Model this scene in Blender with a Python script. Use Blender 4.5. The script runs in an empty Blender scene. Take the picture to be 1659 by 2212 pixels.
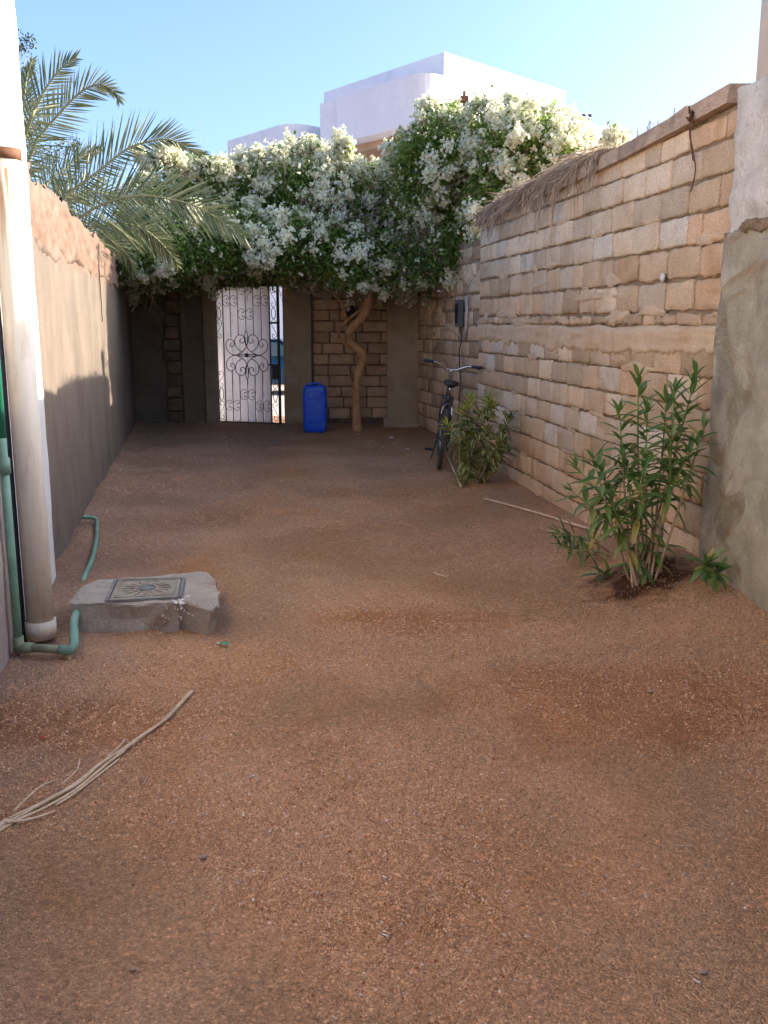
import bpy, math, random
import numpy as np
from mathutils import Vector, Matrix

random.seed(7)
RNG = np.random.default_rng(11)
SC = bpy.context.scene
COL = SC.collection
R = math.radians

# ------------------------------------------------------------------ camera
PITCH = math.atan2(399.0, 2000.0)
CH = 1.5
cam_d = bpy.data.cameras.new("camera")
cam = bpy.data.objects.new("camera", cam_d); COL.objects.link(cam)
cam.location = (0, 0, CH)
cam.rotation_euler = (math.pi / 2 - PITCH, 0, 0)
cam_d.sensor_fit = 'VERTICAL'; cam_d.sensor_height = 36.0
cam_d.lens = 36.0 * 2000.0 / 2212.0
cam_d.clip_start = 0.05; cam_d.clip_end = 3000
SC.camera = cam

# ------------------------------------------------------------------ light
SUN_AZ, SUN_EL = R(80.0), R(23.5)          # azimuth from +Y towards +X
world = bpy.data.worlds.new("World"); SC.world = world; world.use_nodes = True
wn = world.node_tree; bg = wn.nodes['Background']
sky = wn.nodes.new('ShaderNodeTexSky'); sky.sky_type = 'NISHITA'; sky.sun_disc = False
sky.sun_elevation = SUN_EL; sky.sun_rotation = SUN_AZ
sky.air_density = 0.7; sky.dust_density = 3.8; sky.ozone_density = 4.2
wn.links.new(sky.outputs[0], bg.inputs[0]); bg.inputs[1].default_value = 0.15
sl = bpy.data.lights.new("sun", 'SUN'); sl.energy = 3.9; sl.angle = R(0.5); sl.color = (1, 0.89, 0.74)
sun = bpy.data.objects.new("sun", sl); COL.objects.link(sun)
S = Vector((math.sin(SUN_AZ) * math.cos(SUN_EL), math.cos(SUN_AZ) * math.cos(SUN_EL), math.sin(SUN_EL)))
sun.rotation_euler = S.to_track_quat('Z', 'Y').to_euler(); sun.location = (20, 5, 20)
SC.view_settings.view_transform = 'Standard'
try: SC.view_settings.look = 'None'
except Exception: pass
SC.view_settings.exposure = 1.77; SC.view_settings.gamma = 1.0; SC.view_settings.use_curve_mapping = False

# ------------------------------------------------------------------ pixel -> place
sP, cP = math.sin(PITCH), math.cos(PITCH)
def ray(u, v):
    a = (u - 829.5) / 2000.0; b = (1106.0 - v) / 2000.0
    return Vector((a, cP + sP * b, -sP + cP * b))
def gp(u, v, z=0.0):
    d = ray(u, v); t = (z - CH) / d.z
    return Vector((d.x * t, d.y * t, z))
def yp(u, v, Y):
    d = ray(u, v); t = Y / d.y
    return Vector((d.x * t, Y, CH + d.z * t))
def wp(u, v, a, b):                      # on the upright plane X = a + b Y
    d = ray(u, v); t = a / (d.x - b * d.y)
    return Vector((d.x * t, d.y * t, CH + d.z * t))
RA, RB = 2.507, -0.131                   # face of the right wall
LA, LB = -0.9025, -0.205                 # face of the left wall
def XR(y): return RA + RB * y
def XL(y): return LA + LB * y

# ------------------------------------------------------------------ noise
def _hash(i, j, k):
    h = (i * 374761393 + j * 668265263 + k * 2147483647) & 0xffffffff
    h = ((h ^ (h >> 13)) * 1274126177) & 0xffffffff
    return ((h ^ (h >> 16)) & 0xffff) / 65535.0
def vnoise(x, y, z):
    x, y, z = np.broadcast_arrays(np.asarray(x, float), np.asarray(y, float), np.asarray(z, float))
    xi, yi, zi = np.floor(x).astype(np.int64), np.floor(y).astype(np.int64), np.floor(z).astype(np.int64)
    fx, fy, fz = x - xi, y - yi, z - zi
    fx, fy, fz = [f * f * (3 - 2 * f) for f in (fx, fy, fz)]
    r = 0
    for a in (0, 1):
        for b in (0, 1):
            for c in (0, 1):
                w = (fx if a else 1 - fx) * (fy if b else 1 - fy) * (fz if c else 1 - fz)
                r = r + w * _hash(xi + a, yi + b, zi + c)
    return r * 2 - 1
def fbm(x, y, z, o=3, g=0.5):
    r = 0; a = 1.0; f = 1.0
    for k in range(o):
        r = r + a * vnoise(np.asarray(x) * f + 17 * k, np.asarray(y) * f + 5 * k, np.asarray(z) * f + 9 * k)
        a *= g; f *= 2.03
    return r
def n1(a, b=0.0, c=0.0): return float(vnoise(a, b, c))
def sstep(e0, e1, x):
    t = np.clip((np.asarray(x, float) - e0) / (e1 - e0), 0, 1); return t * t * (3 - 2 * t)

_fr = random.Random(44)
FOOT = [(_fr.uniform(-2.2, 1.5), 1.4 + 9 * _fr.random() ** 1.2, 1.57 + _fr.uniform(-.6, .6), _fr.uniform(.8, 1.25), _fr.uniform(.007, .016)) for _ in range(150)]
def gh(x, y):                            # height of the ground
    x = np.asarray(x, float); y = np.asarray(y, float)
    h = 0.0028 * fbm(x * 1.3, y * 1.3, 0.5, 2) + 0.0045 * fbm(x * 8, y * 8, 3.5, 3, .6)
    d = np.maximum(XR(y) - x, 0)
    h = h + (0.19 * np.exp(-((y - 5.35) / 0.75) ** 2) + 0.10 * sstep(5.3, 4.2, y)) * np.exp(-(d / 0.42) ** 2)
    dl = np.maximum(x - XL(y), 0)
    h = h + 0.05 * np.exp(-(dl / 0.16) ** 2) * (0.6 + 0.6 * vnoise(x * 3, y * 3, 1.0)) * sstep(3, 6, y)
    h = h + 0.04 * np.exp(-((y - 14.35) / 0.35) ** 2) * sstep(0.8, -1.5, x)
    h = h + 0.05 * np.exp(-(((x - 1.45) / 0.3) ** 2 + ((y - 5.15) / 0.3) ** 2))
    h = h - 0.20 * sstep(15.2, 19.0, y)
    for (fx, fy, fa, fs, fd) in FOOT:
        m = (np.abs(x - fx) < .4) & (np.abs(y - fy) < .4)
        if not np.any(m): continue
        c, s_ = math.cos(fa), math.sin(fa); u = (x - fx) * c + (y - fy) * s_; v = -(x - fx) * s_ + (y - fy) * c
        q = (u / (.15 * fs)) ** 2 + (v / (.055 * fs)) ** 2
        h = h + np.where(m, -fd * np.exp(-q ** 1.5) + fd * .5 * np.exp(-(np.sqrt(q) - 1.35) ** 2 / .08), 0)
    return h
def G(x, y): return float(gh(x, y))


# ------------------------------------------------------------------ materials
def N(nt, t, **kw):
    n = nt.nodes.new(t)
    for k, v in kw.items(): setattr(n, k, v)
    return n
def L(nt, a, b): nt.links.new(a, b)
def new_mat(name):
    m = bpy.data.materials.new(name); m.use_nodes = True
    nt = m.node_tree; b = nt.nodes['Principled BSDF']
    return m, nt, b
def pos_node(nt, obj=False):
    if obj: return N(nt, 'ShaderNodeTexCoord').outputs['Object']
    return N(nt, 'ShaderNodeNewGeometry').outputs['Position']
def noise_n(nt, P, scale, detail=4, rough=0.55, dist=0.0):
    n = N(nt, 'ShaderNodeTexNoise'); n.inputs['Scale'].default_value = scale
    n.inputs['Detail'].default_value = detail; n.inputs['Roughness'].default_value = rough
    n.inputs['Distortion'].default_value = dist
    L(nt, P, n.inputs['Vector']); return n.outputs['Fac']
def ramp(nt, fac, stops, interp='LINEAR'):
    r = N(nt, 'ShaderNodeValToRGB'); e = r.color_ramp.elements; r.color_ramp.interpolation = interp
    while len(e) < len(stops): e.new(0.5)
    for i, (p, c) in enumerate(stops):
        e[i].position = p; e[i].color = (c, c, c, 1) if isinstance(c, (int, float)) else (*c, 1)
    L(nt, fac, r.inputs[0]); return r.outputs[0]
def mixc(nt, f, a, b, mode='MIX'):
    m = N(nt, 'ShaderNodeMix', data_type='RGBA', blend_type=mode)
    for sock, v in ((m.inputs[0], f), (m.inputs[6], a), (m.inputs[7], b)):
        if hasattr(v, 'is_output') or hasattr(v, 'links'): L(nt, v, sock)
        elif isinstance(v, (int, float)): sock.default_value = v if sock == m.inputs[0] else (v, v, v, 1)
        else: sock.default_value = (*v, 1)
    return m.outputs[2]
def math_n(nt, op, a, b=None):
    m = N(nt, 'ShaderNodeMath', operation=op)
    for i, v in enumerate((a, b)):
        if v is None: continue
        if isinstance(v, (int, float)): m.inputs[i].default_value = v
        else: L(nt, v, m.inputs[i])
    return m.outputs[0]
def bump_n(nt, h, strength, dist, prev=None):
    b = N(nt, 'ShaderNodeBump'); b.inputs['Strength'].default_value = strength
    b.inputs['Distance'].default_value = dist; L(nt, h, b.inputs['Height'])
    if prev is not None: L(nt, prev, b.inputs['Normal'])
    return b.outputs[0]
def stretch(nt, P, s):
    m = N(nt, 'ShaderNodeMapping'); m.inputs['Scale'].default_value = s; L(nt, P, m.inputs[0]); return m.outputs[0]

def rough_mat(name, c1, c2, c3=None, scale=3.0, fine=60.0, fine_amt=0.25, bump=0.5, bdist=0.01, bscale=90, rough=0.92,
              rnd=0.0, obj=False, pits=0.0, st=(1, 1, 1), spec=0.2, metallic=0.0):
    m, nt, b = new_mat(name)
    P = pos_node(nt, obj); PS = stretch(nt, P, st)
    base = ramp(nt, noise_n(nt, PS, scale, 5, 0.6, 0.4), [(0.36, c1), (0.64, c2)])
    if c3 is not None:
        base = mixc(nt, ramp(nt, noise_n(nt, PS, scale * 0.45 + 0.3, 4, 0.6, 0.6), [(0.54, 0.0), (0.66, 1.0)]), base, c3)
    f = noise_n(nt, P, fine, 3, 0.7)
    k = ramp(nt, f, [(0.3, 1 - fine_amt), (0.7, 1 + fine_amt)])
    base = mixc(nt, 1.0, base, k, 'MULTIPLY')
    if rnd > 0:
        o = N(nt, 'ShaderNodeObjectInfo')
        base = mixc(nt, 1.0, base, ramp(nt, o.outputs['Random'], [(0, 1 - rnd), (1, 1 + rnd * 0.6)]), 'MULTIPLY')
    h = noise_n(nt, P, bscale, 6, 0.7)
    if pits > 0:
        v = N(nt, 'ShaderNodeTexVoronoi'); v.inputs['Scale'].default_value = bscale * 0.9; L(nt, P, v.inputs['Vector'])
        pit = ramp(nt, v.outputs['Distance'], [(0.05, 0.0), (0.28, 1.0)])
        gate = ramp(nt, noise_n(nt, P, bscale * 0.2, 2), [(0.5, 1.0), (0.62, 0.0)])
        pit2 = math_n(nt, 'MAXIMUM', pit, gate)
        h = math_n(nt, 'MULTIPLY', h, pit2)
        base = mixc(nt, 1.0, base, ramp(nt, pit2, [(0, 1 - pits), (1, 1.0)]), 'MULTIPLY')
    nrm = bump_n(nt, h, bump, bdist)
    L(nt, base, b.inputs['Base Color']); L(nt, nrm, b.inputs['Normal'])
    b.inputs['Roughness'].default_value = rough; b.inputs['Specular IOR Level'].default_value = spec
    b.inputs['Metallic'].default_value = metallic
    return m

def leaf_mat(name, ca, cb, trans=0.35, rough=0.5, edge=None, hw=0.1, rnd_attr=False, spec=0.4, mid=None, third=None):
    m, nt, b = new_mat(name)
    o = N(nt, 'ShaderNodeObjectInfo')
    if rnd_attr:
        a = N(nt, 'ShaderNodeAttribute'); a.attribute_name = 'rnd'; rv = a.outputs['Fac']
    else: rv = o.outputs['Random']
    stops = [(0.0, ca), (1.0, cb)] if third is None else [(0.0, ca), (0.8, cb), (0.93, third)]
    base = ramp(nt, rv, stops)
    if edge is not None or mid is not None:
        tc = N(nt, 'ShaderNodeTexCoord'); sx = N(nt, 'ShaderNodeSeparateXYZ'); L(nt, tc.outputs['Object'], sx.inputs[0])
        ax = math_n(nt, 'ABSOLUTE', sx.outputs[0])
        if edge is not None:
            amount = math_n(nt, 'MULTIPLY', ramp(nt, ax, [(hw * 0.25, 0.0), (hw * 0.6, 1.0)]), ramp(nt, rv, [(0.1, 0.25), (0.6, 1.0)]))
            base = mixc(nt, amount, base, edge)
        if mid is not None:
            base = mixc(nt, ramp(nt, ax, [(hw * 0.04, 0.7), (hw * 0.14, 0.0)]), base, mid)
    t = N(nt, 'ShaderNodeBsdfTranslucent'); L(nt, base, t.inputs[0])
    L(nt, base, b.inputs['Base Color']); b.inputs['Roughness'].default_value = rough
    b.inputs['Specular IOR Level'].default_value = spec
    mx = N(nt, 'ShaderNodeMixShader'); mx.inputs[0].default_value = trans
    L(nt, b.outputs[0], mx.inputs[1]); L(nt, t.outputs[0], mx.inputs[2])
    L(nt, mx.outputs[0], nt.nodes['Material Output'].inputs[0])
    return m
def plain(name, c, rough=0.5, metallic=0.0, var=0.15, scale=8, spec=0.5, bump=0.0):
    m, nt, b = new_mat(name)
    P = pos_node(nt)
    lo = tuple(x * (1 - var) for x in c); hi = tuple(min(1, x * (1 + var)) for x in c)
    L(nt, ramp(nt, noise_n(nt, P, scale, 5, 0.65), [(0.3, lo), (0.7, hi)]), b.inputs['Base Color'])
    b.inputs['Roughness'].default_value = rough; b.inputs['Metallic'].default_value = metallic
    b.inputs['Specular IOR Level'].default_value = spec
    if bump: L(nt, bump_n(nt, noise_n(nt, P, 60, 4), bump, 0.004), b.inputs['Normal'])
    return m

M = {}
# ground: gravelly soil with orange, brown and greyer patches
def ground_material():
    m, nt, b = new_mat('gravel_soil')
    P = pos_node(nt)
    big = math_n(nt, 'ADD', noise_n(nt, P, 0.55, 8, 0.66, 0.8), math_n(nt, 'MULTIPLY', math_n(nt, 'SUBTRACT', noise_n(nt, P, 22, 4, 0.8), 0.5), 0.16))
    base = ramp(nt, big, [(0.36, (0.601, 0.356, 0.211)), (0.50, (0.612, 0.346, 0.184)), (0.60, (0.601, 0.312, 0.143)), (0.72, (0.568, 0.247, 0.090))])
    # fine dust in the middle of the yard is smoother and lighter
    base = mixc(nt, ramp(nt, noise_n(nt, P, 1.7, 9, 0.72, 0.5), [(0.5, 0.0), (0.60, 0.65)]), base, (0.633, 0.386, 0.220))
    base = mixc(nt, ramp(nt, noise_n(nt, P, 3.2, 9, 0.78, 1.0), [(0.62, 0.0), (0.70, 0.4)]), base, (0.492, 0.208, 0.076))
    sx = N(nt, 'ShaderNodeSeparateXYZ'); L(nt, P, sx.inputs[0])
    # greyer by the left house wall
    lf = math_n(nt, 'ADD', sx.outputs[0], math_n(nt, 'MULTIPLY', noise_n(nt, P, 1.5, 3), 0.9))
    base = mixc(nt, ramp(nt, math_n(nt, 'MULTIPLY', math_n(nt, 'ADD', lf, 1.6), 1.0), [(0.55, 0.75), (1.0, 0.0)]), base, (0.480, 0.297, 0.206))
    for (ox, oy, rx, ry) in ((1.05, 3.55, 0.95, 0.55), (-1.25, 3.35, 0.65, 0.30), (0.2, 4.6, .6, .3)):
        vm = N(nt, 'ShaderNodeVectorMath', operation='SUBTRACT'); L(nt, P, vm.inputs[0]); vm.inputs[1].default_value = (ox, oy, 0)
        dl_ = N(nt, 'ShaderNodeVectorMath', operation='LENGTH'); L(nt, stretch(nt, vm.outputs[0], (1 / rx, 1 / ry, 0)), dl_.inputs[0])
        dm = math_n(nt, 'ADD', dl_.outputs['Value'], math_n(nt, 'MULTIPLY', math_n(nt, 'SUBTRACT', noise_n(nt, P, 2.5, 9, 0.75), 0.5), 2.0))
        base = mixc(nt, ramp(nt, dm, [(0.55, 0.62), (1.0, 0.0)]), base, (0.470, 0.183, 0.063))
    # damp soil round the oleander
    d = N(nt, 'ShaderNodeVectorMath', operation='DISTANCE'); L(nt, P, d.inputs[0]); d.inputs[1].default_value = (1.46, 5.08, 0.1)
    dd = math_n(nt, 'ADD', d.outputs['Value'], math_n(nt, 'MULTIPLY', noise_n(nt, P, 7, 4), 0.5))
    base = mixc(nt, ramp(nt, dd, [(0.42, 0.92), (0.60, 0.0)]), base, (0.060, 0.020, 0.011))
    v = N(nt, 'ShaderNodeTexVoronoi'); v.inputs['Scale'].default_value = 170; L(nt, P, v.inputs['Vector'])
    cell = ramp(nt, N_sep(nt, v.outputs['Color']), [(0.0, 0.70), (0.5, 0.98), (0.93, 1.14), (1.0, 1.6)])
    base = mixc(nt, 1.0, base, cell, 'MULTIPLY')
    base = mixc(nt, 1.0, base, ramp(nt, noise_n(nt, P, 45, 4, 0.7), [(0.3, 0.72), (0.7, 1.22)]), 'MULTIPLY')
    L(nt, base, b.inputs['Base Color']); b.inputs['Roughness'].default_value = 0.95; b.inputs['Specular IOR Level'].default_value = 0.15
    rough_zone = ramp(nt, noise_n(nt, P, 1.1, 4), [(0.38, 0.55), (0.6, 1.0)])
    h = math_n(nt, 'SUBTRACT', 1.0, v.outputs['Distance'])
    h = math_n(nt, 'ADD', math_n(nt, 'MULTIPLY', h, 0.7), noise_n(nt, P, 60, 5, 0.7))
    h = math_n(nt, 'MULTIPLY', math_n(nt, 'SUBTRACT', h, 0.95), rough_zone)
    L(nt, bump_n(nt, h, 1.0, 0.024), b.inputs['Normal'])
    return m
def N_sep(nt, col):
    s = N(nt, 'ShaderNodeSeparateColor'); L(nt, col, s.inputs[0]); return s.outputs[0]
M['ground'] = ground_material()

M['gravel'] = None
def gravel_material():
    m, nt, b = new_mat('loose_stones')
    a = N(nt, 'ShaderNodeAttribute'); a.attribute_name = 'rnd'
    c = ramp(nt, a.outputs['Fac'], [(0, (0.218, 0.089, 0.040)), (0.35, (0.502, 0.257, 0.125)), (0.7, (0.633, 0.356, 0.188)), (0.93, (0.699, 0.446, 0.269)), (0.97, (0.437, 0.366, 0.305)), (1.0, (0.818, 0.653, 0.502))])
    L(nt, c, b.inputs['Base Color']); b.inputs['Roughness'].default_value = 0.92; b.inputs['Specular IOR Level'].default_value = 0.15
    return m
M['gravel'] = gravel_material()

M['brick_pale'] = rough_mat('pale_limestone_block', (0.743, 0.556, 0.364), (0.830, 0.658, 0.463), (0.655, 0.464, 0.288), scale=4, fine=70, fine_amt=0.2, bump=1.0, bdist=0.014, bscale=75, rnd=0.28, pits=0.5)
M['brick_white'] = rough_mat('whitish_limestone_block', (0.74, 0.62, 0.46), (0.82, 0.71, 0.56), (0.66, 0.52, 0.38), scale=7, fine=70, fine_amt=0.2, bump=1.0, bdist=0.014, bscale=75, rnd=0.1, pits=0.5)
M['brick_tan'] = rough_mat('tan_limestone_block', (0.677, 0.474, 0.288), (0.786, 0.581, 0.378), (0.699, 0.464, 0.265), scale=5, fine=90, fine_amt=0.22, bump=1.0, bdist=0.016, bscale=80, rnd=0.28, pits=0.5)
M['brick_orange'] = rough_mat('orange_limestone_block', (0.721, 0.464, 0.265), (0.808, 0.561, 0.360), (0.655, 0.408, 0.222), scale=5, fine=120, fine_amt=0.28, bump=1.0, bdist=0.013, bscale=110, rnd=0.12, pits=0.5)
M['mortar'] = rough_mat('shadow_toned_sandy_mortar', (0.24, 0.165, 0.10), (0.36, 0.265, 0.17), (0.28, 0.18, 0.105), scale=7, fine=50, fine_amt=0.25, bump=1.0, bdist=0.012, bscale=60)  # sandy mortar darkened in colour to carry the shadow in the joints
M['mortar_smear'] = rough_mat('smeared_mortar', (0.546, 0.398, 0.255), (0.655, 0.490, 0.321), (0.568, 0.388, 0.237), scale=5, fine=60, fine_amt=0.12, bump=0.7, bdist=0.008, bscale=40)
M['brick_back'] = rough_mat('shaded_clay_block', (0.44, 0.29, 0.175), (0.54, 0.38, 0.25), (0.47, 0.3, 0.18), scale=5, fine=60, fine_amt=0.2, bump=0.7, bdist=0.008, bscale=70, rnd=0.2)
M['mortar_dark'] = rough_mat('dirty_mortar', (0.130, 0.085, 0.055), (0.200, 0.135, 0.090), scale=7, fine=40, bump=0.8, bdist=0.01)
M['pillar'] = rough_mat('old_cement_render', (0.29, 0.225, 0.145), (0.38, 0.3, 0.205), (0.32, 0.23, 0.145), scale=2.2, fine=50, fine_amt=0.12, bump=0.5, bdist=0.006, bscale=40)
M['rubble'] = rough_mat('dark_rubble_stone', (0.20, 0.135, 0.085), (0.28, 0.19, 0.12), scale=6, fine=50, bump=1.0, bdist=0.02, bscale=40, rnd=0.2)
M['dark_render'] = rough_mat('dark_brown_render', (0.15, 0.115, 0.078), (0.21, 0.165, 0.115), None, scale=2, fine=50, fine_amt=0.12, bump=0.5, bdist=0.008, bscale=30)  # dark brown tone for the end wall's left part and lintel
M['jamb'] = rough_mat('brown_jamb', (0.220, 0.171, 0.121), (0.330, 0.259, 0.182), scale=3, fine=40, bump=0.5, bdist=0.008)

def cement_material():
    m, nt, b = new_mat('patchy_cement_plaster')
    P = pos_node(nt)
    base = ramp(nt, noise_n(nt, P, 2.6, 6, 0.62, 0.8), [(0.32, (0.439, 0.384, 0.270)), (0.5, (0.537, 0.484, 0.351)), (0.64, (0.647, 0.590, 0.454))])
    base = mixc(nt, ramp(nt, noise_n(nt, P, 2.0, 5, 0.65, 1.2), [(0.52, 0.0), (0.60, 0.8)]), base, (0.439, 0.307, 0.178))
    base = mixc(nt, ramp(nt, noise_n(nt, P, 9, 5, 0.7, 0.5), [(0.58, 0.0), (0.7, 0.55)]), base, (0.756, 0.684, 0.551))
    base = mixc(nt, 1.0, base, ramp(nt, noise_n(nt, P, 80, 4, 0.7), [(0.3, 0.86), (0.7, 1.12)]), 'MULTIPLY')
    L(nt, base, b.inputs['Base Color']); b.inputs['Roughness'].default_value = 0.9; b.inputs['Specular IOR Level'].default_value = 0.2
    # comb marks in patches
    w = N(nt, 'ShaderNodeTexWave', wave_type='BANDS', bands_direction='Z'); w.inputs['Scale'].default_value = 42
    w.inputs['Distortion'].default_value = 1.5; w.inputs['Detail'].default_value = 2; L(nt, stretch(nt, P, (1, 0.35, 1)), w.inputs['Vector'])
    gate = ramp(nt, noise_n(nt, stretch(nt, P, (1, 1.4, 0.9)), 2.3, 2, 0.5, 0.3), [(0.56, 0.0), (0.60, 1.0)])
    h = math_n(nt, 'MULTIPLY', w.outputs['Fac'], gate)
    n = bump_n(nt, noise_n(nt, P, 6, 10, 0.74, 1.4), 1.0, 0.05)
    n = bump_n(nt, h, 1.0, 0.006, n)
    n = bump_n(nt, noise_n(nt, P, 120, 5, 0.7), 0.5, 0.004, n)
    L(nt, n, b.inputs['Normal'])
    return m
M['cement'] = cement_material()
M['white_plaster'] = rough_mat('weathered_white_plaster', (0.562, 0.512, 0.425), (0.750, 0.700, 0.613), (0.450, 0.400, 0.312), scale=5, fine=90, fine_amt=0.15, bump=1.0, bdist=0.015, bscale=45, pits=0.3)
M['beige_paint'] = rough_mat('beige_render', (0.520, 0.429, 0.325), (0.598, 0.507, 0.390), scale=2, fine=60, fine_amt=0.06, bump=0.3, bdist=0.004)

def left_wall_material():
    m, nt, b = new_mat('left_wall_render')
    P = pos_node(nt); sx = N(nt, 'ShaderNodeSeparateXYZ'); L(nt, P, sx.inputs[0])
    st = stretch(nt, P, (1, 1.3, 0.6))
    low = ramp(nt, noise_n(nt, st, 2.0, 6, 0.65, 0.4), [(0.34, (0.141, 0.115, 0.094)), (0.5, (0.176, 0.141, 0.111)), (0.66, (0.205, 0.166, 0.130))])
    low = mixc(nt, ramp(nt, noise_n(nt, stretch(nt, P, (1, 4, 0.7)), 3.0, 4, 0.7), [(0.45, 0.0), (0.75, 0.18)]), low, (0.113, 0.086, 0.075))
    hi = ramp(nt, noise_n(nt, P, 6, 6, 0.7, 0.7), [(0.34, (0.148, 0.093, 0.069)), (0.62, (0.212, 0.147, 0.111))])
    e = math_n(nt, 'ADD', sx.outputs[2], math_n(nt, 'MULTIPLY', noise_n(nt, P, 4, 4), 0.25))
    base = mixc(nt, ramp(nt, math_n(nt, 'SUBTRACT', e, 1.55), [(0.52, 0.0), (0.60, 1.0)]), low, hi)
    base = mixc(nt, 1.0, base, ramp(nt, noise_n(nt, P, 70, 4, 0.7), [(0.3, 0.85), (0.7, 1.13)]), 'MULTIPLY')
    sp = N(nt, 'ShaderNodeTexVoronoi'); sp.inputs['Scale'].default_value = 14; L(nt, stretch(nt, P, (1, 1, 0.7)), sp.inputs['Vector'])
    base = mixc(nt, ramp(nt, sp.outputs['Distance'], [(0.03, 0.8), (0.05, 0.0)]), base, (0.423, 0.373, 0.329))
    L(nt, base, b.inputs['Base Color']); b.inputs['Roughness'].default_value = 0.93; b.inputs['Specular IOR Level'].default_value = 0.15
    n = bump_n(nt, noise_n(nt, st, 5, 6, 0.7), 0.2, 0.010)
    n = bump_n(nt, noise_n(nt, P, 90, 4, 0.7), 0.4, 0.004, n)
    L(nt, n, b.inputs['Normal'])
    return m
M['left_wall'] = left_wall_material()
M['white_wall'] = rough_mat('white_house_paint', (0.647, 0.627, 0.588), (0.725, 0.715, 0.686), (0.588, 0.549, 0.500), scale=3, fine=50, fine_amt=0.05, bump=0.5, bdist=0.006, bscale=40, rough=0.8)
M['grey_pink'] = rough_mat('grey_pink_render', (0.34, 0.28, 0.255), (0.44, 0.37, 0.34), (0.30, 0.235, 0.205), scale=2.5, fine=50, fine_amt=0.12, bump=0.5, bdist=0.008, bscale=50)
M['villa_white'] = rough_mat('villa_white_paint', (0.76, 0.78, 0.79), (0.82, 0.835, 0.84), (0.72, 0.73, 0.73), scale=0.7, fine=3, fine_amt=0.03, bump=0.3, bdist=0.03, bscale=4, st=(1, 1, 0.35), rough=0.85)
M['villa_tan'] = rough_mat('villa_soffit_tan', (0.42, 0.31, 0.21), (0.50, 0.38, 0.27), scale=1, fine=3, fine_amt=0.04, bump=0.2, bdist=0.02, bscale=4)
def pipe_material():
    m, nt, b = new_mat('stained_white_pvc')
    P = pos_node(nt)
    base = mixc(nt, ramp(nt, noise_n(nt, stretch(nt, P, (6, 6, 0.9)), 2.6, 6, 0.7, 0.6), [(0.48, 0.0), (0.70, 0.7)]), (0.84, 0.79, 0.67), (0.58, 0.46, 0.32))
    sx = N(nt, 'ShaderNodeSeparateXYZ'); L(nt, P, sx.inputs[0])
    z = math_n(nt, 'ADD', sx.outputs[2], math_n(nt, 'MULTIPLY', noise_n(nt, stretch(nt, P, (8, 8, 2)), 6, 5, 0.7), 0.5))
    base = mixc(nt, ramp(nt, z, [(0.32, 0.8), (0.62, 0.0)]), base, (0.55, 0.44, 0.31))
    # rust run-off under the bracket
    k = math_n(nt, 'MULTIPLY', ramp(nt, math_n(nt, 'SUBTRACT', sx.outputs[2], 1.7), [(0.0, 0.0), (0.36, 0.85), (0.47, 1.0), (0.49, 0.0)]), ramp(nt, noise_n(nt, stretch(nt, P, (10, 10, 0.6)), 4, 3), [(0.45, 0.0), (0.6, 1.0)]))
    base = mixc(nt, k, base, (0.45, 0.22, 0.10))
    L(nt, base, b.inputs['Base Color']); b.inputs['Roughness'].default_value = 0.45
    return m
M['pvc'] = pipe_material()
M['rust'] = plain('rusted_iron', (0.17, 0.075, 0.04), 0.85, 0.2, 0.4, 25)
M['green_pipe'] = plain('faded_green_pipe', (0.17, 0.31, 0.22), 0.5, 0, 0.25, 6)
M['green_dark'] = plain('deep_green_pipe', (0.02, 0.20, 0.12), 0.45, 0, 0.15, 6)
M['green_dirty'] = plain('dirty_green_pipe', (0.22, 0.24, 0.14), 0.6, 0, 0.35, 14)
M['duct'] = plain('dark_blue_plastic', (0.05, 0.06, 0.085), 0.4, 0, 0.2)
M['black_pipe'] = plain('black_plastic', (0.012, 0.014, 0.02), 0.4, 0, 0.2)
M['black_rubber'] = plain('black_rubber', (0.018, 0.017, 0.016), 0.75, 0, 0.3, 20)
M['concrete'] = rough_mat('grey_concrete_slab', (0.365, 0.317, 0.257), (0.459, 0.405, 0.331), (0.338, 0.257, 0.189), scale=6, fine=110, fine_amt=0.2, bump=1.0, bdist=0.012, bscale=60, pits=0.3)
M['lid'] = plain('worn_lid_metal', (0.33, 0.285, 0.215), 0.6, 0.35, 0.35, 22, bump=0.5)
M['lid_frame'] = plain('blue_grey_iron', (0.22, 0.22, 0.20), 0.55, 0.5, 0.35, 18, bump=0.4)
M['white_spot'] = plain('white_paint_spill', (0.66, 0.64, 0.6), 0.8)
M['drum'] = rough_mat('scuffed_blue_hdpe', (0.010, 0.085, 0.60), (0.014, 0.11, 0.72), (0.05, 0.14, 0.52), scale=6, fine=30, fine_amt=0.1, bump=0.15, bdist=0.003, bscale=20, rough=0.42, spec=0.5)
M['drum_dark'] = plain('dark_blue_hdpe', (0.004, 0.018, 0.10), 0.45, 0, 0.12, 5)
M['iron'] = plain('black_painted_iron', (0.055, 0.045, 0.042), 0.55, 0.2, 0.3, 30)
def sheet_material():
    m, nt, b = new_mat('white_translucent_sheet')
    P = pos_node(nt)
    c = ramp(nt, noise_n(nt, P, 3.0, 4), [(0.35, (0.56, 0.53, 0.53)), (0.65, (0.70, 0.67, 0.67))])
    L(nt, c, b.inputs['Base Color']); b.inputs['Roughness'].default_value = 0.6
    t = N(nt, 'ShaderNodeBsdfTranslucent'); L(nt, c, t.inputs[0])
    mx = N(nt, 'ShaderNodeMixShader'); mx.inputs[0].default_value = 0.55
    L(nt, b.outputs[0], mx.inputs[1]); L(nt, t.outputs[0], mx.inputs[2]); L(nt, mx.outputs[0], nt.nodes['Material Output'].inputs[0])
    return m
M['sheet'] = sheet_material()
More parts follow.
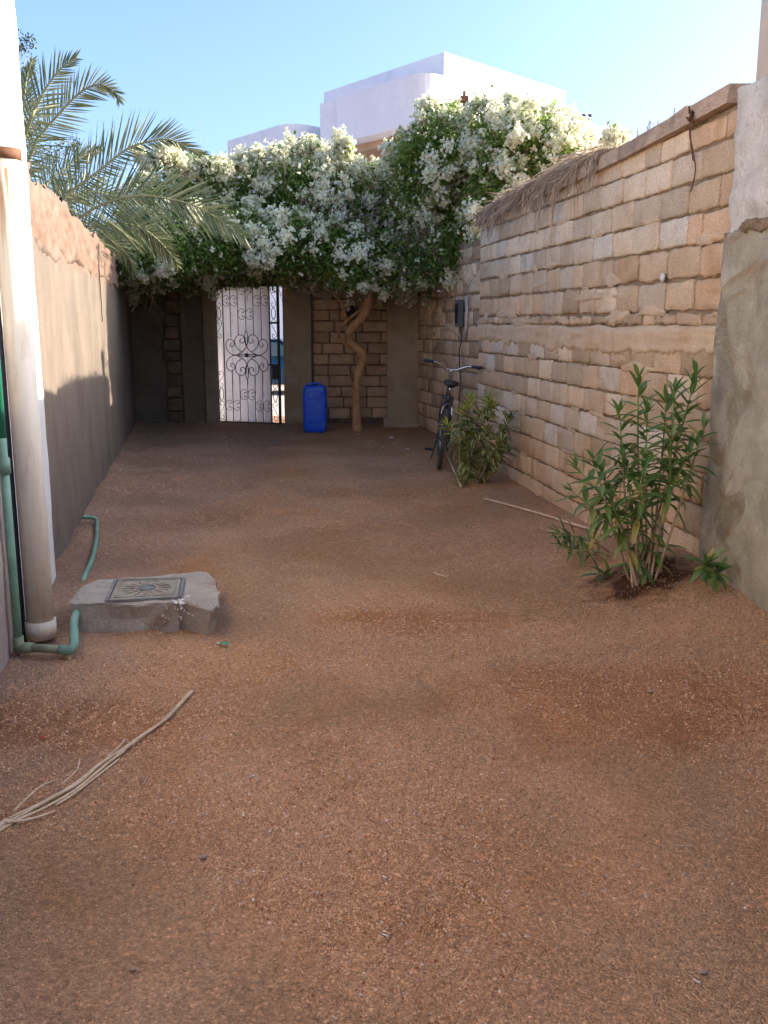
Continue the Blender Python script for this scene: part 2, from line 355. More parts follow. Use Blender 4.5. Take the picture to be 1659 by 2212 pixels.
def wood_material(name, a, c, sc=3.0, st=(1, 0.15, 1)):
    m, nt, b = new_mat(name); P = pos_node(nt)
    w = noise_n(nt, stretch(nt, P, st), sc * 12, 5, 0.65, 1.2)
    base = ramp(nt, w, [(0.3, a), (0.68, c)])
    base = mixc(nt, ramp(nt, noise_n(nt, P, 3.5, 4, 0.6, 1.0), [(0.5, 0.0), (0.68, 0.6)]), base, tuple(x * 0.55 for x in a))
    L(nt, base, b.inputs['Base Color']); b.inputs['Roughness'].default_value = 0.8; b.inputs['Specular IOR Level'].default_value = 0.25
    L(nt, bump_n(nt, w, 0.5, 0.004), b.inputs['Normal']); return m
M['beam'] = wood_material('weathered_timber', (0.36, 0.24, 0.155), (0.56, 0.40, 0.26))
M['trunk'] = wood_material('twisted_vine_bark', (0.26, 0.125, 0.05), (0.62, 0.38, 0.19), 3.2, (1, 1, 0.15))
M['palm_trunk'] = rough_mat('palm_trunk_bark', (0.14, 0.09, 0.06), (0.22, 0.15, 0.10), scale=10, bump=1.0, bdist=0.03, bscale=20)
M['twig'] = plain('grey_brown_twig', (0.27, 0.19, 0.14), 0.9, 0, 0.35, 6)
M['stem_pale'] = plain('pale_oleander_stem', (0.40, 0.30, 0.19), 0.8, 0, 0.25, 25)
M['stem_green'] = plain('green_shoot', (0.17, 0.26, 0.06), 0.6, 0, 0.2, 12)
M['stick'] = plain('dry_stick', (0.58, 0.42, 0.27), 0.85, 0, 0.3, 30)
M['palm_rib'] = wood_material('dry_palm_rib', (0.46, 0.32, 0.19), (0.74, 0.58, 0.40), 4.0, (0.3, 0.3, 1))
M['thatch'] = leaf_mat('dry_thatch', (0.26, 0.19, 0.13), (0.52, 0.41, 0.30), 0.15, 0.9, rnd_attr=True, spec=0.1)
M['palm_leaf'] = leaf_mat('palm_leaflet', (0.06, 0.10, 0.04), (0.27, 0.27, 0.13), 0.25, 0.42, spec=0.6)
M['palm_leaf_a'] = leaf_mat('palm_leaflet_mass', (0.06, 0.10, 0.04), (0.24, 0.25, 0.12), 0.25, 0.42, rnd_attr=True, spec=0.6)
M['rachis'] = plain('palm_rachis', (0.25, 0.24, 0.11), 0.5)
M['oleander'] = leaf_mat('oleander_leaf', (0.075, 0.165, 0.035), (0.19, 0.30, 0.07), 0.25, 0.42, third=(0.42, 0.34, 0.09), hw=0.1, mid=(0.20, 0.28, 0.12), spec=0.5)
M['oleander_young'] = leaf_mat('young_oleander_leaf', (0.075, 0.19, 0.035), (0.13, 0.26, 0.055), 0.35, 0.42, hw=0.1, mid=(0.25, 0.36, 0.14), spec=0.5)
M['variegated'] = leaf_mat('variegated_leaf', (0.05, 0.105, 0.03), (0.09, 0.16, 0.04), 0.25, 0.5, edge=(0.66, 0.60, 0.24), hw=0.1)
M['variegated_yellow'] = leaf_mat('yellow_variegated_leaf', (0.14, 0.26, 0.04), (0.34, 0.42, 0.06), 0.35, 0.5, edge=(0.76, 0.62, 0.12), hw=0.1)
M['leaf_dull'] = leaf_mat('dull_oleander_leaf', (0.05, 0.105, 0.035), (0.07, 0.13, 0.04), 0.25, 0.45)
M['leaf_mix'] = plain('mixed_variegated_leaf', (0.27, 0.29, 0.09), 0.5, 0, 0.9, 60)
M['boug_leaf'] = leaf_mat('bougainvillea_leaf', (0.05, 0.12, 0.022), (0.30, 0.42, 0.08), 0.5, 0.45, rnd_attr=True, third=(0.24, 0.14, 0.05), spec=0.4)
M['bract'] = leaf_mat('white_bract', (0.72, 0.74, 0.50), (0.90, 0.88, 0.74), 0.45, 0.7, rnd_attr=True, spec=0.2, third=(0.70, 0.62, 0.42))
M['small_leaf'] = leaf_mat('small_tree_leaf', (0.03, 0.06, 0.025), (0.07, 0.11, 0.045), 0.3, 0.5, rnd_attr=True)
M['chrome'] = plain('worn_chrome', (0.55, 0.55, 0.55), 0.25, 1.0, 0.1)
M['frame_grey'] = plain('grey_bicycle_paint', (0.06, 0.058, 0.056), 0.4, 0.5, 0.2)
M['saddle'] = plain('cracked_saddle', (0.022, 0.015, 0.017), 0.45, 0, 0.3, 30)
M['tyre'] = plain('dusty_tyre', (0.065, 0.058, 0.05), 0.85, 0, 0.3, 20)
M['grip'] = plain('blue_black_grip', (0.02, 0.035, 0.05), 0.6)
M['box_grey'] = plain('grey_switch_box', (0.10, 0.105, 0.10), 0.5)
M['conduit'] = plain('old_conduit', (0.42, 0.38, 0.32), 0.6, 0, 0.2, 15)
M['street'] = rough_mat('street_concrete', (0.40, 0.35, 0.29), (0.47, 0.42, 0.36), scale=1, fine=20, fine_amt=0.08, bump=0.3)
M['car_paint'] = plain('dark_blue_car_paint', (0.015, 0.06, 0.12), 0.25, 0.3, 0.05)
M['glass'] = plain('tinted_car_glass', (0.03, 0.10, 0.13), 0.06, 0.0, 0.05, spec=0.9)
M['window_dark'] = plain('dark_window', (0.03, 0.035, 0.045), 0.15, 0, 0.1)
M['green_scrap'] = plain('green_plastic_scrap', (0.03, 0.34, 0.17), 0.45)
M['red_scrap'] = plain('red_plastic_scrap', (0.60, 0.02, 0.012), 0.5)
M['stone_pale'] = plain('pale_stone', (0.50, 0.46, 0.40), 0.9, 0, 0.2, 20)

# ------------------------------------------------------------------ object helpers
W = {}
def lbl(o, label=None, cat=None, group=None, kind=None):
    if label: o['label'] = label
    if cat: o['category'] = cat
    if group: o['group'] = group
    if kind: o['kind'] = kind
    return o
def thing(name, label, cat, loc, group=None):
    o = bpy.data.objects.new(name, None); COL.objects.link(o)
    o.empty_display_size = 0.1; o.location = loc; W[o.name] = Vector(loc)
    return lbl(o, label, cat, group)
def link_mesh(name, me, mat, parent=None, smooth=False):
    if mat is not None:
        me.materials.clear(); me.materials.append(mat)
    if smooth: me.polygons.foreach_set('use_smooth', [True] * len(me.polygons))
    o = bpy.data.objects.new(name, me); COL.objects.link(o)
    if parent is not None: o.parent = parent
    return o
def mesh_np(name, V, F, rnd=None):
    """V (n,3), F (m,k) with k 3 or 4"""
    me = bpy.data.meshes.new(name); V = np.asarray(V, np.float32); F = np.asarray(F, np.int32)
    me.vertices.add(len(V)); me.vertices.foreach_set('co', V.ravel())
    k = F.shape[1]; me.loops.add(F.size); me.loops.foreach_set('vertex_index', F.ravel())
    me.polygons.add(len(F)); me.polygons.foreach_set('loop_start', np.arange(0, F.size, k, dtype=np.int32))
    try: me.polygons.foreach_set('loop_total', np.full(len(F), k, np.int32))
    except Exception: pass
    if rnd is not None:
        a = me.attributes.new('rnd', 'FLOAT', 'POINT'); a.data.foreach_set('value', np.asarray(rnd, np.float32))
    me.update(); me.validate(); return me
class MB:
    def __init__(s): s.v = []; s.f = []
    def add(s, vs, fs):
        o = len(s.v); s.v.extend([tuple(v) for v in vs]); s.f.extend([tuple(i + o for i in f) for f in fs]); return s
    def box(s, c, hx, hy, hz, ax=None, ay=None, az=None):
        c = Vector(c); ax = Vector(ax or (1, 0, 0)); ay = Vector(ay or (0, 1, 0)); az = Vector(az or (0, 0, 1))
        vs = [c + ax * hx * i + ay * hy * j + az * hz * k for i in (-1, 1) for j in (-1, 1) for k in (-1, 1)]
        return s.add(vs, [(0, 1, 3, 2), (4, 6, 7, 5), (0, 4, 5, 1), (2, 3, 7, 6), (0, 2, 6, 4), (1, 5, 7, 3)])
    def bar(s, a, b, w, h, up=(0, 0, 1)):
        a, b = Vector(a), Vector(b); d = (b - a); L_ = d.length; d.normalize(); up = Vector(up)
        x = d.cross(up)
        if x.length < 1e-4: x = d.cross(Vector((1, 0, 0)))
        x.normalize(); z = x.cross(d)
        return s.box((a + b) / 2, w / 2, L_ / 2, h / 2, x, d, z)
    def tube(s, path, r, n=8, closed=False, caps=True):
        P = [Vector(p) for p in path]; m = len(P)
        if not isinstance(r, (list, tuple)): r = [r] * m
        ref = None; rings = []
        for i in range(m):
            if closed: t = P[(i + 1) % m] - P[i - 1]
            else: t = P[min(i + 1, m - 1)] - P[max(i - 1, 0)]
            if t.length < 1e-9: t = Vector((0, 0, 1))
            t.normalize()
            if ref is None:
                ref = t.cross(Vector((0, 0, 1)))
                if ref.length < 0.1: ref = t.cross(Vector((1, 0, 0)))
            ref = ref - t * ref.dot(t); ref.normalize(); q = t.cross(ref)
            rings.append([P[i] + (ref * math.cos(2 * math.pi * k / n) + q * math.sin(2 * math.pi * k / n)) * r[i] for k in range(n)])
        vs = [v for rg in rings for v in rg]; fs = []
        for i in range(m if closed else m - 1):
            j = (i + 1) % m
            for k in range(n): fs.append((i * n + k, i * n + (k + 1) % n, j * n + (k + 1) % n, j * n + k))
        if caps and not closed:
            fs.append(tuple(range(n - 1, -1, -1))); fs.append(tuple(range((m - 1) * n, m * n)))
        return s.add(vs, fs)
    def loft(s, rings, caps=True):
        n = len(rings[0]); vs = [v for r in rings for v in r]; fs = []
        for i in range(len(rings) - 1):
            for k in range(n): fs.append((i * n + k, i * n + (k + 1) % n, (i + 1) * n + (k + 1) % n, (i + 1) * n + k))
        if caps: fs.append(tuple(range(n - 1, -1, -1))); fs.append(tuple(range((len(rings) - 1) * n, len(rings) * n)))
        return s.add(vs, fs)
    def build(s, name, mat, parent=None, smooth=False, label=None, cat=None, kind=None, group=None):
        V = np.array(s.v, float)
        if parent is not None: base = W[parent.name]
        else:
            base = Vector(((V[:, 0].min() + V[:, 0].max()) / 2, (V[:, 1].min() + V[:, 1].max()) / 2, V[:, 2].min()))
            if kind == 'structure': base = Vector((0, 0, 0))
        me = bpy.data.meshes.new(name); me.from_pydata((V - np.array(base)).tolist(), [], s.f); me.update()
        o = link_mesh(name, me, mat, parent, smooth)
        if parent is None: o.location = base
        W[o.name] = base.copy()
        return lbl(o, label, cat, group, kind)
def np_obj(name, V, F, mat, parent=None, rnd=None, smooth=False, base=None, **kw):
    base = W[parent.name] if parent is not None else Vector(base or (0, 0, 0))
    o = link_mesh(name, mesh_np(name, np.asarray(V) - np.array(base), F, rnd), mat, parent, smooth)
    if parent is None: o.location = base
    W[o.name] = Vector(base)
    return lbl(o, **kw)
def catmull(pts, n=6):
    P = [Vector(p) for p in pts]; P = [P[0] * 2 - P[1]] + P + [P[-1] * 2 - P[-2]]; out = []
    for i in range(1, len(P) - 2):
        for k in range(n):
            t = k / n; a, b, c, d = P[i - 1], P[i], P[i + 1], P[i + 2]
            out.append(0.5 * ((2 * b) + (c - a) * t + (2 * a - 5 * b + 4 * c - d) * t * t + (3 * b - a - 3 * c + d) * t ** 3))
    out.append(P[-2]); return out

# ================================================================== GROUND
def spaced():
    xs = np.concatenate([[-900, -300, -100, -40, -20, -12, -8, -6], np.linspace(-5, 3.4, 240), [4.5, 6, 9, 14, 25, 50, 120, 400, 900]])
    ys = np.concatenate([[-300, -60, -15, -5, -1, 0.3], np.linspace(1.0, 7.0, 260), np.linspace(7.04, 15.4, 170), np.linspace(15.6, 20, 14), [24, 30, 45, 80, 200, 600, 1500]])
    return xs, ys
xs, ys = spaced()
X, Y = np.meshgrid(xs, ys, indexing='ij'); Z = gh(X, Y)
V = np.stack([X, Y, Z], -1).reshape(-1, 3); ny = len(ys)
I, J = np.meshgrid(np.arange(len(xs) - 1), np.arange(ny - 1), indexing='ij')
q = (I * ny + J).ravel(); F = np.stack([q, q + ny, q + ny + 1, q + 1], -1)
np_obj('ground', V, F, M['ground'], smooth=True, kind='structure')
MB().add([(-60, 16.6, -0.17 + 0.1), (60, 16.6, -0.07), (60, 19, -0.185), (-60, 19, -0.185), (60, 27.5, -0.185), (-60, 27.5, -0.185)],
         [(0, 1, 2, 3), (3, 2, 4, 5)]).build('street', M['street'], kind='structure')

def pebbles(name, n, region, smin, smax, mat, seed, nonuniform=True, lab='loose reddish gravel strewn over the whole yard'):
    rg = np.random.default_rng(seed)
    x0, x1, y0, y1 = region
    m = int(n * 3.4); x = rg.uniform(x0, x1, m); t = rg.uniform(0, 1, m)
    y = y0 + (y1 - y0) * (t ** 1.7 if nonuniform else t)
    keep = (x > XL(y) + 0.02) & (x < XR(y) - 0.03)
    keep &= np.abs(x) < 0.44 * y + 0.35
    dens = 0.42 + 1.3 * fbm(x * 1.1, y * 1.1, 4.2, 4)
    keep &= rg.uniform(0, 1, m) < dens
    x, y = x[keep][:n], y[keep][:n]; n = len(x)
    s = smin + (smax - smin) * rg.uniform(0, 1, n) ** 3
    z = gh(x, y) + s * 0.15
    base = np.array([[1, 0, -.5], [0, 1, -.5], [-1, 0, -.5], [0, -1, -.5], [0, 0, 1]], float)
    tri = np.array([[0, 1, 4], [1, 2, 4], [2, 3, 4], [3, 0, 4]])
    a = rg.uniform(0, 6.28, n); ca, sa = np.cos(a), np.sin(a)
    P = base[None] * rg.uniform(0.7, 1.2, (n, 5, 1)) + rg.uniform(-.3, .3, (n, 5, 3))
    P[..., 2] *= 0.65
    Xr = P[..., 0] * ca[:, None] - P[..., 1] * sa[:, None]; Yr = P[..., 0] * sa[:, None] + P[..., 1] * ca[:, None]
    V = np.stack([Xr * s[:, None] + x[:, None], Yr * s[:, None] + y[:, None], P[..., 2] * s[:, None] + z[:, None]], -1).reshape(-1, 3)
    F = (tri[None] + (np.arange(n) * 5)[:, None, None]).reshape(-1, 3)
    return np_obj(name, V, F, mat, rnd=np.repeat(rg.uniform(0, 1, n), 5), kind='stuff',
                  label=lab, cat='gravel')
pebbles('gravel', 190000, (-3.2, 2.4, 1.25, 9.5), 0.0013, 0.0070, M['gravel'], 5)
pebbles('fine_grit', 170000, (-1.9, 1.9, 1.25, 4.6), 0.0016, 0.0042, M['gravel'], 6, lab='fine reddish grit covering the foreground of the yard')

# ================================================================== BRICK WALLS
def brick_mesh(w, h, seed, depth=0.05, rag=0.008, nx=6, nz=5):
    rg = random.Random(seed); vs = []; fs = []
    def jit(a, b): return n1(a * 23.1 + seed * 7.7, b * 19.3, seed * 3.3)
    for i in range(nx + 1):
        for j in range(nz + 1):
            a = (0, .012 / w, *[k / (nx - 2) for k in range(1, nx - 2)], 1 - .012 / w, 1)[i]; b = (0, .010 / h, *[k / (nz - 2) for k in range(1, nz - 2)], 1 - .010 / h, 1)[j]
            x = (a - .5) * w; z = (b - .5) * h
            edge = min(i, nx - i, j, nz - j) == 0
            cor = (i in (0, nx)) and (j in (0, nz))
            x += rag * jit(a, b + 3); z += rag * jit(a + 5, b)
            if cor: x -= math.copysign(rag * .7, x); z -= math.copysign(rag * .7, z)
            y = 0.003 * jit(a * .7, b * .7 + 9) + (-0.006 if edge else 0) + (-0.002 if cor else 0)
            vs.append((x, y, z))
    id_ = lambda i, j: i * (nz + 1) + j
    for i in range(nx):
        for j in range(nz): fs.append((id_(i, j), id_(i + 1, j), id_(i + 1, j + 1), id_(i, j + 1)))
    ring = [id_(i, 0) for i in range(nx)] + [id_(nx, j) for j in range(nz)] + [id_(i, nz) for i in range(nx, 0, -1)] + [id_(0, j) for j in range(nz, 0, -1)]
    o = len(vs)
    for k in ring: vs.append((vs[k][0] * 1.0, -depth, vs[k][2] * 1.0))
    m = len(ring)
    for k in range(m): fs.append((ring[(k + 1) % m], ring[k], o + k, o + (k + 1) % m))
    # local axes: x along wall, y outward, z up
    fs = [tuple(reversed(f)) for f in fs]
    me = bpy.data.meshes.new('brick'); me.from_pydata(vs, [], fs); me.update(); return me

class Wall:
    def __init__(s, root, p0, p1):       # p0, p1 2D points on the face; outward is to the left of p0->p1 seen from above
        s.root = root; s.p0 = Vector((p0[0], p0[1], 0)); d = Vector((p1[0] - p0[0], p1[1] - p0[1], 0)); s.len = d.length
        s.d = d.normalized(); s.n = Vector((-s.d.y, s.d.x, 0))
    def P(s, a, z, o=0.0): return s.p0 + s.d * a + s.n * o + Vector((0, 0, z))
    def brick(s, a, z, w, h, mat, seed, proud=0.0, rag=0.008, nx=8, nz=5, tilt=0.0):
        me = brick_mesh(w, h, seed, rag=rag, nx=nx, nz=nz)
        o = link_mesh('brick', me, mat, s.root, True)
        base = W[s.root.name]
        x, y = s.d, s.n
        m = Matrix(((x.x, y.x, 0, 0), (x.y, y.y, 0, 0), (0, 0, 1, 0), (0, 0, 0, 1)))
        m = m @ Matrix.Rotation(tilt, 4, 'Y')
        m.translation = s.P(a, z, proud) - base
        o.matrix_local = m; return o
    def sheet(s, name, mat, a0, a1, z0, z1, na, nz, off, amp, fr=6.0, thick=0.25, topj=0.0, seed=0.0, smooth=True, parent=None, zf=None, endround=0.0, **kw):
        A = np.linspace(a0, a1, na); T = np.linspace(0, 1, nz)
        AA, TT = np.meshgrid(A, T, indexing='ij')
        top = z1 + topj * fbm(A * 5 + seed, seed, 1.0, 4, 0.6) if topj else np.full(na, z1, float)
        if zf is not None: top = top + zf(A)
        ZZ = z0 + (top[:, None] - z0) * TT
        O = off + amp * fbm(AA * fr, ZZ * fr, seed + 2.0, 4, 0.55)
        if endround: O = O - endround * (np.exp(-((AA - a0) / (endround)) ** 2) + np.exp(-((AA - a1) / endround) ** 2))
        Pf = np.array(s.p0)[None, None] + np.array(s.d)[None, None] * AA[..., None] + np.array(s.n)[None, None] * O[..., None]
        Pf[..., 2] = ZZ
        V = Pf.reshape(-1, 3).tolist(); Fs = []
        for i in range(na - 1):
            for j in range(nz - 1):
                q = i * nz + j; Fs.append((q, q + 1, q + nz + 1, q + nz))
        o0 = len(V)     # back line of verts along border
        ring = [(i, 0) for i in range(na)] + [(na - 1, j) for j in range(1, nz)] + [(i, nz - 1) for i in range(na - 2, -1, -1)] + [(0, j) for j in range(nz - 2, 0, -1)]
        nb = np.array(s.n) * thick
        for (i, j) in ring:
            p = Pf[i, j] - nb; V.append(p.tolist())
        m = len(ring)
        for k in range(m):
            a = ring[k][0] * nz + ring[k][1]; b = ring[(k + 1) % m][0] * nz + ring[(k + 1) % m][1]
            Fs.append((a, b, o0 + (k + 1) % m, o0 + k))
        Fs.append(tuple(o0 + k for k in range(m - 1, -1, -1)))
        mb = MB(); mb.v = [tuple(v) for v in V]; mb.f = [tuple(reversed(f)) for f in Fs]
        return mb.build(name, mat, parent if parent is not None else s.root, smooth, **kw)
    def smear(s, a, z, w, h, seed, mat, proud=0.010, name='mortar_smear', n=26):
        rings = []; c = s.P(a, z, proud)
        vs = [c]; fs = []
        for q, (k, pr) in enumerate(((0.4, 1.0), (0.82, 0.85), (1.0, -0.6))):
            for i in range(n):
                t = 2 * math.pi * i / n; r = 1 + 0.5 * n1(math.cos(t) * 2 + seed, math.sin(t) * 2, seed * 1.7) + 0.22 * n1(i * 3.1, seed)
                vs.append(s.P(a + math.cos(t) * w * .5 * k * r, z + math.sin(t) * h * .5 * k * r, proud * pr + 0.004 * n1(i, q, seed)))
        for i in range(n):
            j = (i + 1) % n
            fs.append((0, 1 + j, 1 + i))
            for q in range(2): fs.append((1 + q * n + i, 1 + q * n + j, 1 + (q + 1) * n + j, 1 + (q + 1) * n + i))
        return MB().add(vs, fs).build(name, mat, s.root, True)
    def courses(s, lines, a0, a1, blen, matf, gap=0.014, prf=lambda: 0, rag=0.008, zs=None, halves=0.12, seed=0, nx=8, nz=5, tilt=0.008):
        rg = random.Random(seed)
        for c in range(len(lines) - 1):
            z0, z1 = lines[c], lines[c + 1]
            if z0 is None or z1 is None: continue
            a = a0 - (0.5 * blen if c % 2 else 0) - rg.uniform(0, .08)
            while a < a1 - 0.04:
                w = blen * rg.uniform(0.88, 1.1)
                if rg.random() < halves: w *= rg.uniform(0.45, 0.7)
                b = a + w; aa = max(a, a0); bb = min(b, a1)
                if a1 - bb < 0.07: bb = a1; b = a1
                if bb - aa > 0.07:
                    mid = (aa + bb) / 2; dz = zs(mid, (z0 + z1) / 2) if zs else 0
                    h = (z1 - z0) - gap * rg.uniform(0.6, 1.6)
                    s.brick(mid, (z0 + z1) / 2 + dz + rg.uniform(-.003, .003), bb - aa - gap * rg.uniform(0.6, 1.5), h, matf(c, mid, rg), rg.uniform(0, 500),
                            prf() + rg.uniform(-.004, .005), rag, nx, nz, rg.uniform(-tilt, tilt))
                a = b

# ---- right wall (long, near) : s runs from far to near so that outward (left normal) faces the yard
far_y, near_y = 10.85, 5.08
rw = thing('block_wall', 'long pale limestone block wall with plaster band on the right side of the yard', 'wall', (XR(8), 8.0, 0))
RW = Wall(rw, (XR(near_y), near_y), (XR(far_y), far_y))
if RW.n.x > 0: RW.n = -RW.n
# keep a right-handed frame for bricks: x = d must satisfy x cross y(n) = z
if RW.d.cross(RW.n).z < 0:
    RW.p0 = RW.p0 + RW.d * RW.len; RW.d = -RW.d
SL = RW.len
def fromnear(a): return SL - a            # distance from the near end (a runs from far end)
if (RW.P(0, 0).y) < (RW.P(SL, 0).y):
    def fromnear(a): return a
def zsl(a, z): return 0.0135 * (fromnear(a) - 2.8) * min(1, max(0, (z - 1.2) / 1.0))
RW.sheet('mortar_bed', M['mortar'], 0, SL, -0.3, 2.64, 190, 90, -0.020, 0.008, fr=11, thick=0.18, seed=3.0)
def rmat(c, a, rg):
    f = fromnear(a)
    if f < 0.55 and c >= 9: return rg.choice([M['brick_orange'], M['brick_tan']])
    if f < 0.5: return rg.choice([M['brick_orange'], M['brick_tan']])
    if c >= 11: return M['brick_pale'] if rg.random() < 0.7 else rg.choice([M['brick_tan'], M['brick_white']])
    if c >= 9: return rg.choice([M['brick_tan'], M['brick_tan'], M['brick_orange'], M['brick_pale']])
    if c <= 2: return rg.choice([M['brick_tan'], M['brick_orange'], M['brick_orange']])
    return rg.choice([M['brick_pale'], M['brick_tan'], M['brick_pale'], M['brick_tan'], M['brick_white']])
lines_lo = [-0.08, 0.11, 0.30, 0.49, 0.68, 0.86, 1.04, 1.22, 1.40]
lines_hi = [1.515, 1.60, 1.795, 1.99, 2.17, 2.345, 2.52, 2.655]
RW.courses(lines_lo, 0, SL, 0.40, lambda c, a, r: rmat(c, a, r), zs=zsl, seed=21, rag=0.010, gap=0.014)
RW.courses([lines_hi[0], lines_hi[1]], 0, SL, 0.33, lambda c, a, r: M['brick_tan'], zs=zsl, seed=5, rag=0.016, gap=0.02, tilt=0.05)
RW.courses(lines_hi[1:3], 0, SL, 0.40, lambda c, a, r: rmat(9, a, r), zs=zsl, seed=8, rag=0.013, gap=0.018, tilt=0.03)
RW.courses(lines_hi[2:4], 0, SL, 0.42, lambda c, a, r: rmat(10, a, r), zs=zsl, seed=9, rag=0.013, gap=0.018, tilt=0.03)
RW.courses(lines_hi[3:], 0, SL, 0.405, lambda c, a, r: rmat(12, a, r), zs=zsl, seed=31, rag=0.008, gap=0.014, halves=0.1)
# plaster band
def band():
    na, nz = 200, 14; V = []; F = []
    A = np.linspace(0.0, SL, na)
    top = 1.515 + 0.012 * fbm(A * 3, 2.0, 1.0, 3) + np.array([zsl(a, 1.5) for a in A])
    bot = 1.345 + 0.018 * fbm(A * 9, 7.0, 1.0, 5, 0.8) - 0.05 * np.array([max(0, n1(a * 3.1, 40)) for a in A])
    for i in range(na):
        for j in range(nz):
            t = j / (nz - 1); z = bot[i] + (top[i] - bot[i]) * t
            prof = min(1, math.sin(math.pi * min(max(t, 0), 1)) * 3.0)
            V.append((A[i], z, -0.014 + 0.032 * prof))
    V = np.array(V); V[:, 2] += 0.006 * fbm(V[:, 0] * 3, V[:, 1] * 22, 3.0, 3)
    Pw = [RW.P(a, z, o) for a, z, o in V]
    for i in range(na - 1):
        for j in range(nz - 1):
            q = i * nz + j; F.append((q, q + nz, q + nz + 1, q + 1))
    MB().add(Pw, F).build('plaster_band', M['mortar_smear'], rw, True)
band()
rg = random.Random(4)
for k in range(22):
    a = rg.uniform(0.2, SL - 0.2); z = rg.choice([1.6, 1.7, 1.8, 1.9, 2.0, 1.58, 1.28, 1.25, 1.66]) + rg.uniform(-.04, .04)
    RW.smear(a, z, rg.uniform(0.15, 0.6), rg.uniform(0.04, 0.09), k * 3.7, M['mortar_smear'], rg.uniform(0.005, 0.010))
for k in range(16):
    a = rg.uniform(0.2, SL - 0.2); z = rg.choice([0.3, 0.49, 0.68, 0.86, 1.04, 2.17, 2.345])
    RW.smear(a, z, rg.uniform(0.15, 0.4), rg.uniform(0.03, 0.05), k * 5.7 + 80, M['mortar_smear'], 0.004)
for (u, v, w, h) in ((1050, 683, .10, .09), (1072, 690, .08, .06), (1045, 745, .10, .07)):
    p = wp(u, v, RA, RB); a = (p - RW.P(0, p.z)).dot(RW.d)
    RW.smear(a, p.z, w * 1.6, h * .8, u * 0.1, M['brick_white'], 0.006, name='white_paint_mark')
RW.sheet('wall_core', M['mortar'], 0, SL, -0.3, 2.60, 8, 4, -0.19, 0.0, thick=0.06)

# ---- set-back side wall behind the bicycle
b0 = gp(905, 925); sw0 = Vector((0.40, 14.75, 0)); sw1 = Vector((1.20, 10.70, 0))
sw = thing('recessed_wall', 'rough shaded block wall set back behind the parked bicycle', 'wall', (0.9, 12.4, 0))
SWB = (sw1.x - sw0.x) / (sw1.y - sw0.y); SWA = sw0.x - SWB * sw0.y
SW = Wall(sw, sw0, sw1)
if SW.n.x > 0: SW = Wall(sw, sw1, sw0)
SW.sheet('mortar_bed', M['mortar'], 0, SW.len, -0.3, 2.5, 90, 70, -0.010, 0.010, fr=7, thick=0.25, seed=13.0)
ln = [0.02 + 0.187 * k for k in range(14)]
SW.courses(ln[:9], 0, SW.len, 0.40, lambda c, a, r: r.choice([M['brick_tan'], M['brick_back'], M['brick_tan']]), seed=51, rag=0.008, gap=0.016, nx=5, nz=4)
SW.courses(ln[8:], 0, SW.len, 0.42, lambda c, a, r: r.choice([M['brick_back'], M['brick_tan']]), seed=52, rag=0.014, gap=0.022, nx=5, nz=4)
for k in range(16): SW.smear(rg.uniform(.2, SW.len - .2), rg.uniform(1.45, 2.1), rg.uniform(.25, .6), rg.uniform(.10, .2), k * 2.3 + 7, M['mortar_smear'], 0.018)
# return face between the two walls
MB().box((1.30, 10.86, 1.15), 0.20, 0.02, 1.45).build('end_face', M['mortar'], rw)

# ---- cement rendered wall on the near right with tall pier
cw = thing('rendered_wall', 'grey cement rendered wall with brown stains at the right edge', 'wall', (2.1, 3.5, 0))
CN = Wall(cw, (XR(-7.0) - 0.045, -7.0), (XR(5.13) - 0.045, 5.13))
if CN.n.x > 0: CN = Wall(cw, (XR(5.13) - 0.045, 5.13), (XR(-7.0) - 0.045, -7.0))
def cwall():
    flip = CN.P(0, 0).y > 0
    def a_of(y): return (Vector((XR(y) - 0.045, y, 0)) - CN.p0).dot(CN.d)
    return a_of
aof = cwall()
aa, bb = sorted((aof(5.13), aof(3.0)))
CN.sheet('lower_render', M['cement'], aa, bb, -0.3, 2.0, 120, 120, -0.0, 0.010, fr=3.5, thick=0.22, topj=0.02, seed=23.0, endround=0.02)
c0, c1 = sorted((aof(3.0), aof(-7.0)))
CN.sheet('near_render', M['cement'], c0, c1, -0.3, 2.0, 60, 20, -0.0, 0.010, fr=3.5, thick=0.22, seed=24.0)
a2, b2 = sorted((aof(4.72), aof(-7.0)))
CN.sheet('upper_render', M['beige_paint'], a2, b2, 1.95, 2.72, 60, 20, -0.07, 0.004, fr=4, thick=0.15, seed=2.0)
a3, b3 = sorted((aof(5.10), aof(4.70)))
CN.sheet('white_plaster_strip', M['white_plaster'], a3, b3, 1.93, 2.70, 40, 60, -0.005, 0.014, fr=7, thick=0.2, topj=0.03, seed=6.0, endround=0.03)
# pier above the wall with a rounded corner
pr = []
cx, cy = 2.12, 5.0
for k in range(24):
    t = 2 * math.pi * k / 24; c, s_ = math.cos(t), math.sin(t)
    pr.append((cx + 0.22 * math.copysign(abs(c) ** 0.45, c), cy + 0.15 * math.copysign(abs(s_) ** 0.45, s_)))
MB().loft([[(x, y, z) for x, y in pr] for z in (2.5, 2.8, 3.0, 3.14)]).build('pier', M['beige_paint'], cw, True)
rg = random.Random(12)
for k in range(7):
    a = aof(4.85 - 0.04 * k); CN.smear(a, 2.0 + rg.uniform(-.02, .02), .10, .05, k * 3.1, M['mortar'], .02)

